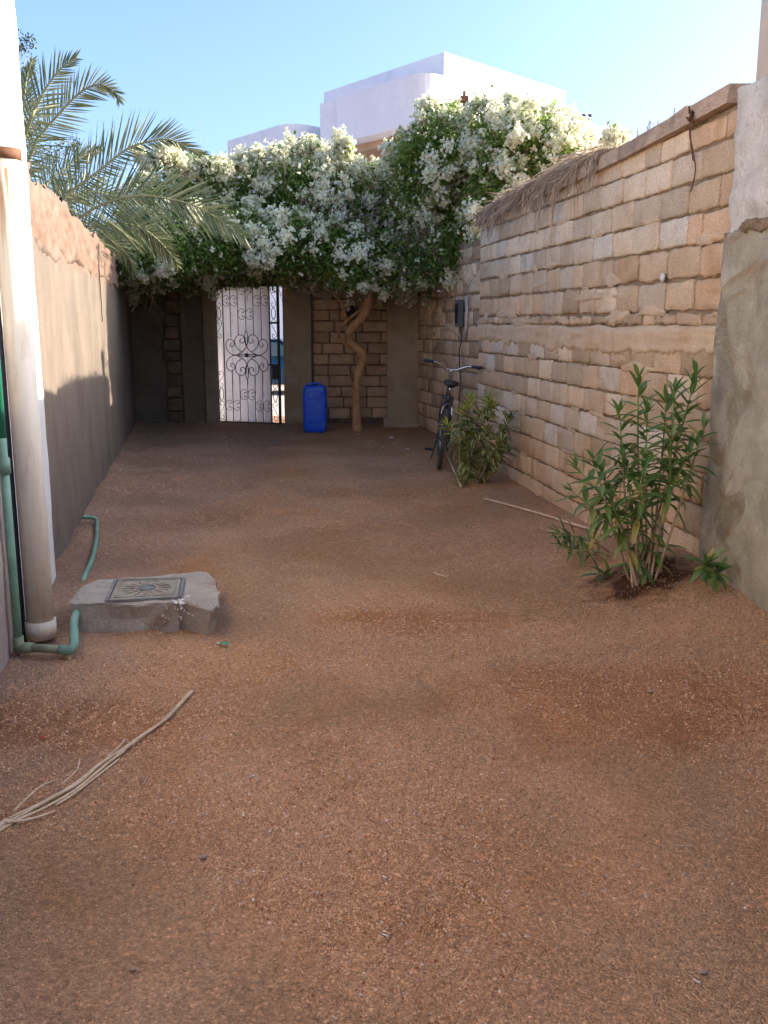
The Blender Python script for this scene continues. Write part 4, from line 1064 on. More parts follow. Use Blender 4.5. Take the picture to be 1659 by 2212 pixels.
# twigs
def twigs(n, rg, r0=.004):
    Vs = []; Fs = []; o = 0
    P, d = surf_points(n, rg, .1); k_ = (d[:, 2] < .25) & (P[:, 2] < 3.6); P, d = P[k_], d[k_]
    for p, dd in zip(P, d):
        Ln = rg.uniform(.2, .7); m = 5; dirv = np.cross(dd, rg.normal(size=3)); dirv = dirv / np.linalg.norm(dirv) + dd * .3 + np.array([0, 0, rg.uniform(-.3, .4)])
        q = p.copy(); rad = r0 * rg.uniform(.5, 1.5)
        for i in range(m + 1):
            for k in range(3):
                a = 2.094 * k; Vs.append(q + np.array([math.cos(a), math.sin(a) * .7, math.sin(a) * .7]) * rad * (1 - i / m * .7))
            if i < m:
                for k in range(3): Fs.append((o + 3 * i + k, o + 3 * i + (k + 1) % 3, o + 3 * i + 3 + (k + 1) % 3, o + 3 * i + 3 + k))
            q = q + dirv / m * Ln; dirv = dirv + rg.normal(size=3) * .25 + np.array([0, 0, -.08])
        o += 3 * (m + 1)
    return np.array(Vs), np.array(Fs)
V, F = twigs(1500, rgn); np_obj('twigs', V, F, M['twig'], bg_root, kind='stuff')
Vs = []; Fs = []; o = 0
for (u0, u1, v0, v1, Yc, n) in ((640, 830, 430, 520, 12.45, 170), (870, 960, 480, 610, 12.3, 140), (1040, 1200, 340, 420, 11.6, 150), (600, 1020, 600, 640, 12.6, 130), (960, 1010, 560, 640, 12.4, 60)):
    for k in range(n):
        p = np.array(yp(rgn.uniform(u0, u1), rgn.uniform(v0, v1), Yc + rgn.uniform(-.12, .25)))
        dirv = rgn.normal(size=3) * np.array([1, .5, .8]); dirv /= np.linalg.norm(dirv); Ln = rgn.uniform(.12, .5); rad = rgn.uniform(.002, .006); m = 5; q = p.copy()
        for i in range(m + 1):
            for kk in range(3): a = 2.094 * kk; Vs.append(q + np.array([math.cos(a), 0, math.sin(a)]) * rad * (1 - i / m * .6))
            if i < m:
                for kk in range(3): Fs.append((o + 3 * i + kk, o + 3 * i + (kk + 1) % 3, o + 3 * i + 3 + (kk + 1) % 3, o + 3 * i + 3 + kk))
            q = q + dirv * Ln / m; dirv = dirv + rgn.normal(size=3) * .35 + np.array([0, 0, -.05])
        o += 3 * (m + 1)
np_obj('dead_twigs', np.array(Vs), np.array(Fs), M['twig'], bg_root, kind='stuff')

sh_ = catmull([yp(1240, 330, 11.6), yp(1290, 318, 11.1), yp(1322, 306, 10.7), yp(1334, 292, 10.6)], 5)
MB().tube(sh_, [.010 - .006 * i / (len(sh_) - 1) for i in range(len(sh_))], 5).build('shoot', M['twig'], bg_root, True)
rgs = random.Random(14)
for (u, v, Yc) in ((300, 372, 12.6), (350, 360, 12.6), (460, 370, 12.9), (590, 352, 13.1), (690, 336, 13.2), (760, 345, 13), (925, 262, 12.4), (1030, 245, 12.2), (1120, 245, 12), (1210, 270, 12), (1245, 300, 12), (410, 600, 12.5), (700, 600, 12.5), (860, 620, 12.4), (980, 610, 12.3)):
    a = yp(u, v, Yc); up = 1 if v < 450 else -1; d_ = Vector((rgs.uniform(-.25, .25), rgs.uniform(-.1, .05), up * rgs.uniform(.12, .26)))
    MB().tube(catmull([a - Vector((0, 0, .1 * up)), a + d_ * .6, a + d_ * 1.0 + Vector((d_.x * .5, 0, -.03))], 5), [.005] * 6 + [.003] * 5, 5).build('shoot', M['twig'], bg_root, True)
# rusty post top in the bougainvillea
p = yp(1003, 215, 12.6); q = yp(1006, 300, 12.6)
po = thing('post', 'rusty post top sticking out above the white flowers', 'post', q)
MB().tube([q + Vector((0, 0, -1.2)), q, p], .022, 8).build('shaft', M['rust'], po, True)
MB().box(p, .05, .05, .035).tube([p, p + Vector((0, 0, .10))], .02, 8).build('head', M['rust'], po)
MB().tube(catmull([p + Vector((-.03, 0, -.02)), p + Vector((-.22, 0, .0)), p + Vector((-.42, 0, -.05)), p + Vector((-.55, 0, -.2))], 4), .006, 5).build('wire', M['rust'], po, True)
MB().tube(catmull([p + Vector((.05, 0, -.1)), p + Vector((.13, 0, -.25)), p + Vector((.10, 0, -.6))], 4), .012, 5).build('wire', M['rust'], po, True)

# ================================================================== PALM
def leaflet_mesh():
    V = []; F = []; m = 5
    for i in range(m + 1):
        t = i / m; w = .5 * (math.sin(math.pi * min(1, t * .85 + .12)) ** .7) * (1 - t ** 4) + .01
        V += [(-w, t, .5 * w), (0, t, -0.0), (w, t, .5 * w)]
        if i < m: F += [(3 * i, 3 * i + 1, 3 * i + 4, 3 * i + 3), (3 * i + 1, 3 * i + 2, 3 * i + 5, 3 * i + 4)]
    me = bpy.data.meshes.new('leaflet'); me.from_pydata(V, [], F); me.update(); return me, V, F
LM, LMV, LMF = leaflet_mesh(); LM.materials.append(M['palm_leaf'])
crown = Vector((-4.05, 9.6, 2.0))
pt = thing('date_palm', 'date palm with long arching feathery fronds behind the left wall', 'palm', (crown.x, crown.y, 0))
MB().tube([(crown.x, crown.y, -.1), (crown.x + .03, crown.y, 1.0), (crown.x, crown.y, 2.1)], [.24, .21, .19], 12).build('trunk', M['palm_trunk'], pt, True)
FR = [  # points (u, v), Y start, Y end, up length, down length, individual leaflets?
    ([(57, 287), (78, 235), (100, 190), (133, 147), (167, 123)], 8.7, 8.6, .36, .30, True),
    ([(62, 345), (90, 290), (127, 247), (173, 200), (213, 183), (247, 197), (257, 217)], 9.0, 8.9, .34, .34, True),
    ([(120, 455), (150, 417), (213, 370), (273, 323), (317, 307), (367, 302), (417, 327), (437, 335)], 9.6, 9.7, .50, .22, True),
    ([(145, 500), (177, 467), (233, 437), (300, 423), (367, 430), (433, 450), (500, 493), (530, 512)], 9.9, 9.9, .58, .62, True),
    ([(165, 505), (200, 492), (250, 482), (300, 490), (340, 517), (377, 560), (385, 575)], 10.2, 10.6, .35, .45, False),
    ([(60, 470), (90, 410), (130, 372), (175, 340), (215, 322)], 10.4, 10.8, .42, .3, False),
    ([(40, 380), (48, 300), (52, 230), (58, 170), (70, 130)], 9.4, 9.6, .30, .30, False),
    ([(90, 470), (140, 430), (190, 415), (235, 420), (270, 440)], 10.6, 11.0, .40, .35, False),
    ([(120, 520), (180, 505), (230, 515), (270, 545), (290, 590)], 10.9, 11.3, .35, .35, False),
]
indiv = 0
for fi, (pts, Y0, Y1, lu, ld, ind) in enumerate(FR):
    m = len(pts)
    Pp = [crown + Vector((.02 * fi, -.02 * fi, .05))] + [yp(u, v, Y0 + (Y1 - Y0) * i / (m - 1)) for i, (u, v) in enumerate(pts)]
    path = catmull(Pp, 8); rs = [.016 * (1 - .85 * i / len(path)) + .0015 for i in range(len(path))]
    fr = MB().tube(path, rs, 6).build('frond', M['rachis'], pt, True)
    base = W[pt.name]
    seg = [(path[i + 1] - path[i]).length for i in range(len(path) - 1)]; tot = sum(seg)
    i0 = 8; s = sum(seg[:i0 - 1]); step = .027 if ind else .022
    Vm = []; Fm = []; Rm = []; oo = 0
    k = 0; rgp = random.Random(50 + fi)
    start = s; vis = tot - s
    while s < tot - .005:
        acc = 0
        for i in range(len(seg)):
            if acc + seg[i] >= s: break
            acc += seg[i]
        p = path[i].lerp(path[i + 1], (s - acc) / max(seg[i], 1e-5)); t = (path[min(i + 2, len(path) - 1)] - path[max(i - 1, 0)]).normalized()
        f = (s - start) / vis; prof = (.55 + .45 * math.sin(math.pi * min(1, f * .9 + .25))) * (1 - .55 * max(0, f - .75) / .25)
        toward = Vector((0, -1, 0)); side = toward.cross(t); side.normalize()
        if side.z < 0: side = -side
        for sd, LL in ((1, lu), (-1, ld)):
            ang = R(62 - 40 * f + rgp.uniform(-5, 5))
            out = rgp.uniform(-.35, .35) + (.18 if k % 2 else -.18)
            dv = t * math.cos(ang) + (side * sd + toward * out).normalized() * math.sin(ang)
            if sd == -1: dv = dv + Vector((0, 0, -.18))
            dv.normalize(); Ln = LL * prof * rgp.uniform(.85, 1.08); wd = .0165 * rgp.uniform(.8, 1.2)
            xx = dv.cross(toward + Vector((rgp.uniform(-.6, .6), 0, rgp.uniform(-.6, .6)))).normalized(); zz = xx.cross(dv)
            mt = Matrix(((xx.x * wd, dv.x * Ln, zz.x * wd, p.x), (xx.y * wd, dv.y * Ln, zz.y * wd, p.y), (xx.z * wd, dv.z * Ln, zz.z * wd, p.z), (0, 0, 0, 1)))
            if ind and indiv < 300:
                o = bpy.data.objects.new('leaflet', LM); COL.objects.link(o); o.parent = fr
                mt2 = mt.copy(); mt2.translation = p - base; o.matrix_local = mt2; indiv += 1
            else:
                for q in LMV: Vm.append(tuple(mt @ Vector(q)))
                Fm += [tuple(a + oo for a in g) for g in LMF]; Rm += [rgp.random()] * len(LMV); oo += len(LMV)
        s += step; k += 1
    if Vm: np_obj('leaflets', np.array(Vm), np.array(Fm), M['palm_leaf_a'], fr, rnd=Rm, kind='stuff')

# small-leaved tree behind the palm
tr = thing('small_leaved_tree', 'sparse small leaved tree peeping out behind the palm fronds', 'tree', (-6.2, 14.5, 0))
tb = []
for (u, v, r) in ((52, 92, 16), (68, 88, 10), (45, 105, 10), (52, 150, 14), (70, 155, 10), (40, 165, 10), (120, 325, 16), (145, 320, 14), (165, 312, 10), (108, 345, 14), (60, 200, 12), (35, 250, 20)):
    c = yp(u, v, 14.5); tb.append((c.x, c.y, c.z, r / 2000 * 14.5))
MB().tube([(-6.2, 14.5, -.1), (-6.15, 14.5, 2.0), (-6.1, 14.5, 3.6)], [.12, .10, .06], 8).build('trunk', M['twig'], tr, True)
lm = []; rgt = np.random.default_rng(8)
for (x, y, z, r) in tb:
    MB().tube([(-6.1, 14.5, 3.4 if z > 3.5 else 2.6), ((x - 6.1) / 2, 14.5, (z + 3.4) / 2 - .1), (x, y, z)], [.02, .01, .004], 5).build('branch', M['twig'], tr, True)
    n = 70; lm.append(np.array([x, y, z]) + rgt.normal(size=(n, 3)) * r * .55)
lm = np.concatenate(lm); V, F = diamonds(lm, rgt.normal(size=lm.shape), rgt, .03, .05, .28)
np_obj('leaves', V, F, M['small_leaf'], tr, rnd=np.repeat(rgt.uniform(0, 1, len(lm)), 4), kind='stuff')

# ================================================================== WHITE VILLA
vl = thing('white_villa', 'big white flat roofed villa with curved balcony parapet beyond the wall', 'building', (1, 28, 0))
def prism(name, pts, z0, z1, mat, smooth=False):
    return MB().loft([[(x, y, z0) for x, y in pts], [(x, y, z1) for x, y in pts]]).build(name, mat, vl, smooth)
def rnd_corner(p, a, b, r, n=8):
    p, a, b = Vector(p), Vector(a), Vector(b); d1 = (a - p).normalized(); d2 = (b - p).normalized(); A = p + d1 * r; Bq = p + d2 * r; out = []
    for i in range(n + 1):
        t = i / n; out.append(tuple((A * (1 - t) ** 2 + p * 2 * t * (1 - t) + Bq * t * t)))
    return out
YC = 28.0
def hz(u, v, Y): return yp(u, v, Y)
cB = hz(918, 151, YC); dl = Vector((-.80, 1.0)); dr = Vector((.96, 1.0))
zB = cB.z; cb2 = Vector((cB.x, YC))
# left end of the block on the left face: solve for u=691
def along(c, d, u, v):
    r = ray(u, v); # c + d*s = r*t (xy)
    s = (r.x * c.y - r.y * c.x) / (r.y * d.x - r.x * d.y); return s
sL = along(cb2, dl, 691, 224); eL = cb2 + dl * sL
sR = along(cb2, dr, 1200, 250); eR = cb2 + dr * sR
zb0 = hz(900, 270, YC + .5).z
back = Vector((eL.x + dr.x * 9, eL.y + dr.y * 9)); 
main = rnd_corner(cb2, eL, eR, .9) + [tuple(eR), (eR.x + dl.x * 7, eR.y + dl.y * 7), tuple(back), tuple(eL)]
prism('balcony_parapet', main, zb0, zB, M['villa_white'], False)
inn = lambda k: [((x - cb2.x) * 1.0 + cb2.x + (dl.x + dr.x) * k, y + (dl.y + dr.y) * k) for x, y in main]
prism('lower_storey', inn(.9), -.3, zb0 - .01, M['villa_tan'])
prism('soffit_trim', inn(.45), zb0 - .22, zb0 - .005, M['villa_tan'])
# upper block
rA = ray(960, 112); YA = 30.5; cA = yp(960, 112, YA); ca2 = Vector((cA.x, YA))
sLA = along(ca2, dl, 700, 214); sRA = along(ca2, dr, 1222, 199)
eLA, eRA = ca2 + dl * sLA, ca2 + dr * sRA
prism('upper_storey', [tuple(ca2), tuple(eRA), (eRA.x + dl.x * 8, eRA.y + dl.y * 8), (eLA.x + dr.x * 6, eLA.y + dr.y * 6), tuple(eLA)], zB - .6, cA.z, M['villa_white'])
# low wing on the left
YCc = 33.0; cC = yp(628, 262, YCc); cc2 = Vector((cC.x, YCc)); sC = along(cc2, dl, 491, 296); eC = cc2 + dl * sC; eC2 = cc2 + dr * 6
prism('left_wing', rnd_corner(cc2, eC, eC2, 1.0) + [tuple(eC2), (eC2.x + dl.x * 6, eC2.y + dl.y * 6), tuple(eC)], -.3, cC.z, M['villa_white'])
# right wing, sunlit, lower
YD = 30.0; pD0 = yp(1225, 250, YD); pD1 = ray(1370, 285)
cD = Vector((pD0.x, YD)); sD = along(cD, dr, 1372, 296); eD = cD + dr * sD
zD0 = pD0.z
prism('right_wing', [tuple(cD), tuple(eD), (eD.x + dl.x * 5, eD.y + dl.y * 5), (cD.x + dl.x * 5, cD.y + dl.y * 5)], -.3, zD0, M['villa_white'])
pw = yp(1260, 254, YD + 2); MB().box(pw - Vector((0, 0, .1)), .22, .22, .16).build('roof_vent', M['window_dark'], vl)
pw = cb2 + dr * (sR * .62); MB().box((pw.x - .03, pw.y - .03, yp(1150, 246, pw.y).z), .9, .04, .12, (dr.x / dr.length, dr.y / dr.length, 0), (dr.y / dr.length, -dr.x / dr.length, 0)).build('window', M['window_dark'], vl)

# street-side low house seen through the gate
sh = thing('street_house', 'pale wall of a house across the street seen past the gate', 'building', (-4, 29, -.2))
MB().box((-6, 30.5, 1.6), 8, 1.5, 1.8).build('wall', M['villa_white'], sh)
MB().box((-6, 29.0, .9), 1.0, .03, 1.1).build('door', M['window_dark'], sh)

# ---- parked car beyond the gate
car = thing('parked_car', 'dark blue car parked across the street beyond the gate', 'car', (-3.4, 24.5, -.19))
def carbody():
    prof = [(-2.1, .35), (-2.12, .62), (-2.0, .80), (-1.2, .92), (-.55, 1.36), (.75, 1.40), (1.45, .98), (2.0, .92), (2.1, .7), (2.08, .35)]
    bot = [(2.08, .28), (1.65, .28), (1.6, .5), (1.3, .66), (1.0, .5), (.95, .28), (-.95, .28), (-1.0, .5), (-1.3, .66), (-1.6, .5), (-1.65, .28), (-2.1, .28)]
    pts = prof + bot; mb = MB(); n = len(pts)
    rows = [(-.78, .93), (-.84, 1.0), (.84, 1.0), (.78, .93)]
    rings = [[(x * (1 if abs(y) > .8 else .985) - 3.4, 24.5 + y * (1 if z < .95 else .86), z * (k if z > 1 else 1) - .19) for x, z in pts] for y, k in rows]
    mb.loft(rings); return mb
carbody().build('body', M['car_paint'], car)
for (xs_, zs_) in (([(-1.02, .96), (-.5, 1.30), (.08, 1.32), (.08, .96)], 0), ([(.14, .96), (.14, 1.32), (.72, 1.32), (1.28, 1.0)], 0)):
    MB().add([(x - 3.4, 24.5 - .845, z - .19) for x, z in xs_] + [(x - 3.4, 24.5 - .83, z - .19) for x, z in xs_], [(3, 2, 1, 0), (0, 1, 5, 4), (1, 2, 6, 5), (2, 3, 7, 6), (3, 0, 4, 7)]).build('window', M['glass'], car)
for x in (-1.3, 1.3):
    for y in (-.76, .76):
        c = Vector((x - 3.4, 24.5 + y, .12)); rg_ = [[c + Vector((r_ * math.cos(2 * math.pi * k / 20), o_, r_ * math.sin(2 * math.pi * k / 20))) for k in range(20)] for r_, o_ in ((.2, -.1), (.31, -.1), (.31, .1), (.2, .1))]
        wh = MB().loft(rg_).build('wheel', M['black_rubber'], car, False)
        MB().loft([[c + Vector((r_ * math.cos(2 * math.pi * k / 20), o_, r_ * math.sin(2 * math.pi * k / 20))) for k in range(20)] for r_, o_ in ((.19, -.105), (.05, -.115))]).build('rim', M['chrome'], wh)
MB().box((-3.4 - 2.08, 24.5 - .5, .5), .04, .18, .07).build('headlight', M['chrome'], car)

# ================================================================== DRUM
dp = gp(680, 935); dX, dY = dp.x, dp.y + .12
dr_ = thing('plastic_drum', 'blue plastic jerry drum standing in front of the end wall pillar', 'drum', (dX, dY, 0))
def sup(w, d, z, e=.35, n=28, oy=0):
    return [(dX + w * math.copysign(abs(math.cos(2 * math.pi * k / n)) ** e, math.cos(2 * math.pi * k / n)), dY + oy + d * math.copysign(abs(math.sin(2 * math.pi * k / n)) ** e, math.sin(2 * math.pi * k / n)), z) for k in range(n)]
g0 = G(dX, dY)
secs = [(0, .135, .11), (.012, .155, .125), (.05, .168, .135), (.20, .174, .14), (.40, .176, .142), (.56, .172, .138), (.62, .168, .134), (.655, .158, .125), (.675, .138, .105), (.68, .12, .09)]
MB().loft([sup(w, d, z + g0, .38) for z, w, d in secs]).build('body', M['drum'], dr_, True)
MB().loft([sup(.05, .035, z + g0, .6, 20) for z in (.675, .70)]).build('cap', M['drum_dark'], dr_, True)
MB().tube(catmull([(dX - .09, dY - .07, .672 + g0), (dX - .085, dY - .06, .70 + g0), (dX, dY - .055, .712 + g0), (dX + .085, dY - .06, .70 + g0), (dX + .09, dY - .07, .672 + g0)], 4), .012, 8).build('handle', M['drum'], dr_, True)
mb = MB()
for (a, b) in (((-.09, .50), (-.09, .60)), ((.09, .50), (.09, .60)), ((-.09, .50), (-.03, .49)), ((.09, .50), (.03, .49)), ((-.03, .49), (0, .515)), ((.03, .49), (0, .515)), ((-.09, .60), (.09, .60))):
    mb.tube([(dX + a[0], dY - .1385, a[1] + g0), (dX + b[0], dY - .1385, b[1] + g0)], .005, 6)
mb.build('moulded_rib', M['drum'], dr_, True)
mb = MB()
for z in (.16, .30):
    mb.tube([Vector(p) for p in sup(.1755, .1415, z + g0, .38)], .0035, 5, closed=True)
mb.build('moulded_ring', M['drum'], dr_, True)

# round black fixture on the brick panel
c = yp(764, 674, BY - .08)
fx = thing('round_wall_box', 'round black electrical box fixed on the brick panel beside the trunk', 'wall box', c)
MB().loft([[c + Vector((r_ * math.cos(2 * math.pi * k / 24), o_, r_ * math.sin(2 * math.pi * k / 24))) for k in range(24)] for r_, o_ in ((.105, .08), (.112, -.03), (.10, -.05), (.055, -.058), (.05, -.045))]).build('housing', M['black_rubber'], fx, True)
MB().tube([c + Vector((0, -.03, .1)), c + Vector((.01, .03, .3)), c + Vector((0, .05, .5))], .01, 6).build('cable', M['black_pipe'], fx, True)

# ================================================================== switch box, conduit and cable on the recessed wall
def on_sw(u, v, o=.03):
    p = wp(u, v, SWA, SWB); return p + SW.n * o
c = on_sw(1000, 677, .05)
bxr = thing('switch_box', 'grey electric switch box high on the shaded wall above the bicycle', 'switch box', c)
MB().box(c, .085, .03, .165, SW.d, SW.n, (0, 0, 1)).build('case', M['box_grey'], bxr)
MB().box(c + SW.n * .033, .06, .004, .12, SW.d, SW.n, (0, 0, 1)).build('cover', M['window_dark'], bxr)
MB().tube([on_sw(1013, 640, .02), on_sw(1012, 700, .02), on_sw(1008, 735, .02)], .022, 8).build('conduit', M['conduit'], bxr, True)
MB().tube([on_sw(992, 640, .02), on_sw(993, 700, .02), on_sw(997, 730, .02)], .014, 8).build('conduit', M['conduit'], bxr, True)
MB().tube(catmull([on_sw(1000, 700, .04), on_sw(1002, 730, .03), on_sw(997, 760, .03), on_sw(999, 830, .03), on_sw(996, 880, .03), on_sw(991, 925, .03)], 5), .007, 5).build('cable', M['black_pipe'], bxr, True)

# ================================================================== BICYCLE
b_r = gp(948, 1013); b_f = Vector((.655, b_r.y + 1.08, 0))
bk = thing('bicycle', 'old grey mountain bicycle leaning on the shaded wall beside the yellow bush', 'bicycle', b_r)
hv = (b_f - b_r); hv.z = 0; hv.normalize(); sv0 = Vector((hv.y, -hv.x, 0)); lean = R(7.5)
uv_ = Vector((0, 0, 1)) * math.cos(lean) + sv0 * math.sin(lean); sv = sv0 * math.cos(lean) - Vector((0, 0, 1)) * math.sin(lean)
def bp(f, h, s=0.0): return b_r + hv * f + uv_ * h + sv * s + Vector((0, 0, G(b_r.x, b_r.y)))
def wheel(cf, ch, name='wheel', turn=0.0):
    Rr = .325; fd = hv * math.cos(turn) + sv * math.sin(turn); ax = sv * math.cos(turn) - hv * math.sin(turn)
    C_ = bp(cf, ch)
    ring = lambda r_, n=40: [C_ + (fd * math.cos(2 * math.pi * k / n) + uv_ * math.sin(2 * math.pi * k / n)) * r_ for k in range(n)]
    mb = MB(); mb.tube(ring(Rr - .024), .024, 10, closed=True)
    wh = mb.build('wheel', M['tyre'], bk, True)
    kb = MB(); n = 120
    for k in range(n):
        t = 2 * math.pi * k / n; dd = fd * math.cos(t) + uv_ * math.sin(t); tt = uv_ * math.cos(t) - fd * math.sin(t)
        for sdx in (-1, 1): kb.box(C_ + dd * (Rr - .004) + ax * sdx * .012 + tt * (.004 * sdx), .006, .008, .004, tt, ax, dd)
    kb.build('tread', M['tyre'], wh)
    MB().tube(ring(.268), .009, 8, closed=True).build('rim', M['chrome'], wh, True)
    MB().tube([C_ - ax * .05, C_ + ax * .05], .022, 10).build('hub', M['frame_grey'], wh, True)
    sp = MB()
    for k in range(24):
        t = 2 * math.pi * k / 24; sp.tube([C_ + ax * (.03 if k % 2 else -.03), C_ + (fd * math.cos(t) + uv_ * math.sin(t)) * .265], .0013, 3)
    sp.build('spokes', M['chrome'], wh)
wheel(0, .325); wheel(1.06, .325, turn=R(-4))
fm = MB()
BBp, ST, HT, HB = bp(.43, .29), bp(.27, .72), bp(.82, .86), bp(.86, .72)
fm.tube([BBp, ST, bp(.245, .79)], .019, 10); fm.tube([bp(.26, .70), bp(.80, .83)], .018, 10); fm.tube([BBp, HB], .022, 10); fm.tube([HB - uv_ * .03 + hv * .01, HT + uv_ * .02], .024, 10)
for s_ in (-1, 1):
    fm.tube([BBp + sv * s_ * .03, bp(.2, .31, s_ * .06), bp(0, .325, s_ * .065)], .011, 8)
    fm.tube([bp(.26, .68, s_ * .02), bp(.18, .60, s_ * .05), bp(0, .325, s_ * .065)], .010, 8)
fm.build('frame', M['frame_grey'], bk, True)
fk = MB(); fk.tube([bp(.87, .71, -.06), bp(.87, .71, .06)], .018, 8)
for s_ in (-1, 1): fk.tube([bp(.865, .72, s_ * .055), bp(.94, .50, s_ * .058), bp(1.06, .325, s_ * .05)], [.016, .017, .010], 8)
fk.build('fork', M['frame_grey'], bk, True)
MB().tube([bp(.25, .76), bp(.215, .89)], .013, 8).build('seat_post', M['chrome'], bk, True)
# saddle
rings = []
for (f, wd, h) in ((.07, .045, .905), (.09, .085, .925), (.14, .085, .93), (.20, .062, .925), (.27, .03, .92), (.335, .018, .915), (.35, .010, .905)):
    rings.append([bp(f, h + .022 * math.sin(2 * math.pi * k / 14) - (.012 if math.sin(2 * math.pi * k / 14) < -.3 else 0), wd * math.cos(2 * math.pi * k / 14)) for k in range(14)])
MB().loft(rings).build('saddle', M['saddle'], bk, True)
sd = MB()
for s_ in (-1, 1): sd.tube([bp(.11, .90, s_ * .035), bp(.2, .885, s_ * .02), bp(.30, .90, s_ * .012)], .004, 6)
sd.build('saddle_rail', M['chrome'], bk, True)
tq = R(-3); hbd = sv * math.cos(tq) + hv * math.sin(tq)
H0 = bp(.77, 1.035)
MB().tube([HT, bp(.80, .99), bp(.77, 1.035)], .014, 8).build('stem', M['chrome'], bk, True)
hp = [H0 + hbd * x + uv_ * z + hv * y for x, y, z in ((-.32, -.03, .065), (-.2, -.015, .06), (-.12, 0, .035), (-.05, .01, .0), (.05, .01, 0), (.12, 0, .035), (.2, -.015, .06), (.32, -.03, .065))]
MB().tube(catmull(hp, 4), .0125, 9).build('handlebar', M['chrome'], bk, True)
for s_ in (-1, 1):
    a = H0 + hbd * (.215 * s_) + uv_ * .061 - hv * .017; b = H0 + hbd * (.335 * s_) + uv_ * .066 - hv * .031
    MB().tube([a, b], .018, 9).build('grip', M['grip'], bk, True)
    a = H0 + hbd * (.19 * s_) + uv_ * .058; MB().box(a + hv * .02, .02, .018, .016, hbd, hv, uv_).tube([a + hv * .03, a + hbd * (.05 * s_) + hv * .055 - uv_ * .01, a + hbd * (.13 * s_) + hv * .05 - uv_ * .02], .0055, 6).build('brake_lever', M['black_pipe'], bk, True)
cb = MB()
for s_ in (-1, 1): cb.tube(catmull([H0 + hbd * .17 * s_ + uv_ * .05 + hv * .03, H0 + hbd * .10 * s_ + uv_ * .09 + hv * .13, H0 + hbd * .03 * s_ - uv_ * .02 + hv * .13, bp(.84, .84, .03 * s_)], 5), .003, 5)
cb.tube(catmull([bp(.80, .84, .03), bp(.5, .78, .02), bp(.28, .66, .03), bp(.1, .35, .07)], 5), .003, 5)
cb.build('brake_cable', M['black_pipe'], bk, True)
ck = MB(); ck.tube([BBp - sv * .06, BBp + sv * .06], .02, 10)
for s_, an in ((-1, R(-70)), (1, R(110))):
    e = BBp + sv * s_ * .075 + (hv * math.cos(an) + uv_ * math.sin(an)) * .165; ck.tube([BBp + sv * s_ * .065, e], .010, 8)
ck.build('crank', M['frame_grey'], bk, True)
for s_, an in ((-1, R(-70)), (1, R(110))):
    e = BBp + sv * s_ * .075 + (hv * math.cos(an) + uv_ * math.sin(an)) * .165
    MB().box(e + sv * s_ * .06, .045, .045, .011, hv, sv, uv_).tube([e, e + sv * s_ * .05], .006, 6).build('pedal', M['black_rubber'], bk)
n = 30; MB().tube([BBp + sv * .05 + (hv * math.cos(2 * math.pi * k / n) + uv_ * math.sin(2 * math.pi * k / n)) * .09 for k in range(n)], .005, 5, closed=True).build('chainring', M['frame_grey'], bk)
MB().tube([BBp + sv * .05 + uv_ * .09, bp(0, .325 + .035, .05)], .004, 5).tube([BBp + sv * .05 - uv_ * .09, bp(.02, .22, .05), bp(0, .325 - .035, .05)], .004, 5).build('chain', M['rust'], bk)
MB().loft([[bp(0 + r_ * math.cos(2 * math.pi * k / 20), .325 + r_ * math.sin(2 * math.pi * k / 20), o_) for k in range(20)] for r_, o_ in ((.05, .03), (.045, .035), (.03, .05))]).build('cassette', M['rust'], bk)
MB().box(bp(.02, .25, .055), .015, .012, .06, hv, sv, uv_).build('derailleur', M['black_pipe'], bk)
MB().tube([bp(.12, .66, -.045), bp(.10, .58, -.055)], .010, 6).tube([bp(.12, .66, .045), bp(.10, .58, .055)], .010, 6).tube([bp(.12, .66, -.045), bp(.14, .70, 0), bp(.12, .66, .045)], .004, 5).build('rear_brake', M['chrome'], bk)
MB().tube([bp(.35, .27, -.05), bp(.30, .06, -.10)], .008, 6).build('kickstand', M['frame_grey'], bk)

# ================================================================== OLEANDERS
def ole_mesh(seed, hw=.1, droop=.25):
    V = []; F = []; m = 6
    for i in range(m + 1):
        t = i / m; w = hw * (math.sin(math.pi * (t ** .85)) ** .8) + .004; z = -droop * t * t + .02 * n1(t * 3 + seed, seed)
        V += [(-w, t, z + w * .45), (0, t, z), (w, t, z + w * .45)]
        if i < m: F += [(3 * i, 3 * i + 1, 3 * i + 4, 3 * i + 3), (3 * i + 1, 3 * i + 2, 3 * i + 5, 3 * i + 4)]
    me = bpy.data.meshes.new('leaf'); me.from_pydata(V, [], F); me.update(); me.polygons.foreach_set('use_smooth', [True] * len(me.polygons)); return me
def leafset(mat, hw=.1): 
    out = []
    for k, dr2 in enumerate((.02, .15, .3, .5, .75)):
        me = ole_mesh(k * 3.1, hw, dr2); me.materials.append(mat); out.append(me)
    return out
def place_leaf(me, root, p, dv, up, ln, wdt=1.0):
    dv = dv.normalized(); x = dv.cross(up)
    if x.length < 1e-3: x = Vector((1, 0, 0))
    x.normalize(); z = x.cross(dv); b = W[root.name]; p = p - b
    o = bpy.data.objects.new('leaf', me); COL.objects.link(o); o.parent = root
    o.matrix_local = Matrix(((x.x * ln * wdt, dv.x * ln, z.x * ln, p.x), (x.y * ln * wdt, dv.y * ln, z.y * ln, p.y), (x.z * ln * wdt, dv.z * ln, z.z * ln, p.z), (0, 0, 0, 1)))
    return o
